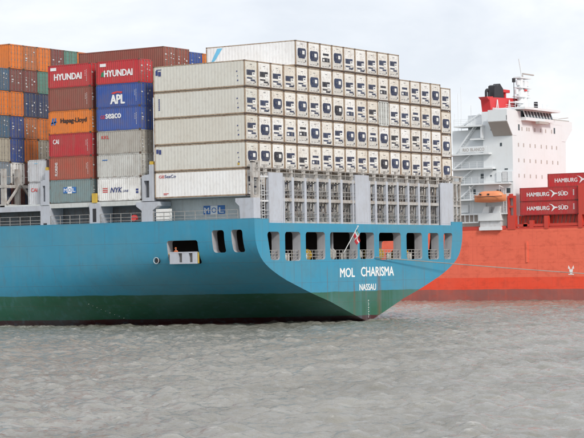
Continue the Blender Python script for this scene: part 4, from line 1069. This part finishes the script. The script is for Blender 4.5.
for a, b, z in ((fx0+.2, fx0+4, 31.5), (fx0+4.6, fx0+8, 31.7)):   # white lattice in front of the casing
    mb = MB()
    for i in range(6): mb.bar((a+(b-a)*i/5, 39.7, 31.3), (a+(b-a)*i/5, 39.7, z+1.2), .07)
    for q in (.5, 1.1): mb.bar((a, 39.7, z+q), (b, 39.7, z+q), .06)
    mb.bar((a+1, 39.7, 31.3), (a+1.6, 39.7, z+2.6), .12); mb.bar((a+2.2, 39.7, 31.3), (a+1.6, 39.7, z+2.6), .12); rp(mb, 'deck_rail', SW)
# mast
ms = rpe('mast', (XR+11.5, 39, 32)); mx0, my = XR+10.9, 39.2
def P(px, z): return (mx0+(px-515)*.385, my, z if z < 33 else z-.75*min(1, (z-33)/2))
mb = MB(); mb.tube(P(514, 32), P(514, 39), .55, 8); mb.tube(P(519, 32), P(518, 38.6), .52, 8); mb.tube(P(516.5, 32), P(516.5, 37.0), .75, 8)
mb.tube(P(509, 32), P(514, 35.5), .16, 6); mb.tube(P(524, 32), P(518, 35.8), .16, 6); mb.tube(P(516, 39), P(513.2, 42.3), .09, 6); rp(mb, 'pole', SW, ms)
mb = MB()
for a, b, z, h in ((510, 521, 34.85, .25), (511, 522, 36.45, .2), (511, 521.5, 38.15, .22), (506, 514, 33.8, .2)): mb.box(P(a, 0)[0], P(b, 0)[0], my-.7, my+.7, z, z+h)
for a, b, z in ((511, 521, 36.4), (511.5, 521.5, 38.1), (512, 521, 34.6)):
    mb.bar(P(a, z), P(b, z), .09); mb.bar(P(a, z-.5), P(a, z+.5), .07); mb.bar(P(b, z-.5), P(b, z+.5), .07)
for px, z in ((512, 37.7), (520.5, 37.7), (510.5, 36.1), (521.5, 36.1)): mb.tube(P(px, z), P(px, z+.85), .36, 8)
rp(mb, 'crosstree', SW, ms)
mb = MB(); mb.box(P(513, 0)[0], P(523.5, 0)[0], my-.9, my-.6, 38.8, 39.0); mb.tube(P(516.5, 39.1), P(516.5, 39.6), .14, 8); rp(mb, 'radar_scanner', M['soffit'], ms)
mb = MB(); mb.tube(P(508, 33), P(508, 38.2), .06, 6); mb.tube(P(508, 38.1), P(508, 38.8), .3, 10); rp(mb, 'signal_ball', M['black'], ms)
mb = MB(); mb.box(P(515, 0)[0], P(517, 0)[0], my-.8, my-.6, 35.95, 36.25); rp(mb, 'red_lamp_box', M['red'], ms)
for y, z0, h in ((46.5, 31.5, 4.0), (45.9, 31.5, 5.0), (44.0, 29.7, 3.6), (47.2, 29.0, 3)):
    mb = MB(); mb.tube((XR+1.5, y, z0-2.5), (XR+1.5, y, z0+h), .035, 5); rp(mb, 'whip_aerial', SW)
# red deck structures
mb = MB(); mb.box(XR-.1, XR+.8, 35.15, 36.6, 11.96, 14.3); mb.box(XR-.06, XR+.5, 36.25, 36.55, 14.3, 17.6); mb.box(XR-.06, XR+.5, 35.2, 35.5, 14.3, 17.6); mb.box(XR-.05, XR+.45, 35.5, 36.25, 17.2, 17.9); mb.box(XR-.05, XR+.45, 35.5, 36.25, 15.6, 15.9)
rp(mb, 'lashing_post', M['shipred'])
for y in (29.1, 22.9):
    mb = MB(); mb.box(XR-.1, XR+.7, y, y+.7, 11.96, 14.1); rp(mb, 'stack_support', M['shipred'])
mb = MB(); mb.box(XR-.1, XR+.6, 21.5, 23.5, 14.1, 19.0); mb.box(XR+.7, XR+1.2, 21.5, 23.4, 14.1, 19.2); rp(mb, 'lashing_post', M['shipred'])
mb = MB(); mb.box(XR+.1, XR+.6, 10, 35.1, 12.35, 12.8); mb.box(XR+1.2, XR+1.4, 10, 35.1, 11.96, 14.2); rp(mb, 'side_girder', M['shipred'])
mb = MB(); mb.box(XR+.05, XR+.6, 31.9, 32.6, 11.97, 13.4); mb.tube((XR+.1, 33.4, 12.6), (XR+.3, 33.4, 12.6), .4, 12); mb.box(XR+.1, XR+.3, 37, 48, 12.0, 12.6); rp(mb, 'deck_fitting', M['shipred'])
mb = MB()
for i in range(16): mb.bar((XR+.9, 34.6-i*.75, 12.8), (XR+.9, 34.3-i*.75, 14.2), .10)
rp(mb, 'lashing_rod', M['rail_dark'])
S = .872
gR = 'red lettered containers on the red ship'
for (yq, z, dx, lab) in ((23.75, 16.57, .35, 'upper red container with white lettering and bird, on the pair before the white tower'),
                         (23.75, 14.25, .35, 'lowest red container with white lettering and bird, by the red rail'),
                         (19.75, 18.85, 2.8, 'highest red container, set back and cut by the picture edge')):
    L, H = 10.7, 2.26
    b, f, c, doors = box_meshes(L, H, True)
    t = empty('shipping_container', (XR+dx, yq, z), label=lab, cat='shipping container', group=gR)
    link('body', b, t, col=(.48, .020, .025)); link('frame', f, t, col=(.44, .02, .025)); link('corner_casting', c, t)
    for d in doors: link('door', d, t, col=(.48, .02, .025))
    lettering('HAMBURG', (-.004, L-1.35, .78), 4.1, .66, PORT, M['white'], t, bold=.045)
    lettering('SÜD', (-.004, L-7.1, .78), 1.75, .80, PORT, M['white'], t, bold=.045)
    decal([[(0, 1.15), (.6, 1.05), (1.15, .65), (1.5, .62), (1.75, .5), (1.45, .42), (1.2, .40), (.5, -.15), (.75, .42), (.85, .55), (.5, .95)]], (-.004, L-5.3, .65), PORT, M['white'], t, 'bird_emblem')
    decal([rect(0, i*.2, .22, i*.2+.1) for i in range(5)], (-.004, .9, .8), PORT, M['white'], t, 'serial_number')

# ------------------------------------------------------------------ mooring rope between the ships
a, b = Vector((24.0, -1.35, 7.3)), Vector((XR-.1, -8, 2.6))
mb = MB(); pts = []
for i in range(41):
    t = i/40; p = a.lerp(b, t); p.z -= .35*4*t*(1-t); pts.append(p)
for p, q in zip(pts[:-1], pts[1:]): mb.tube(p, q, .055, 6)
rope = mb.build('mooring_rope', M['rope'], None, 60, label='slack mooring rope running from the blue stern across to the red hull', cat='rope')
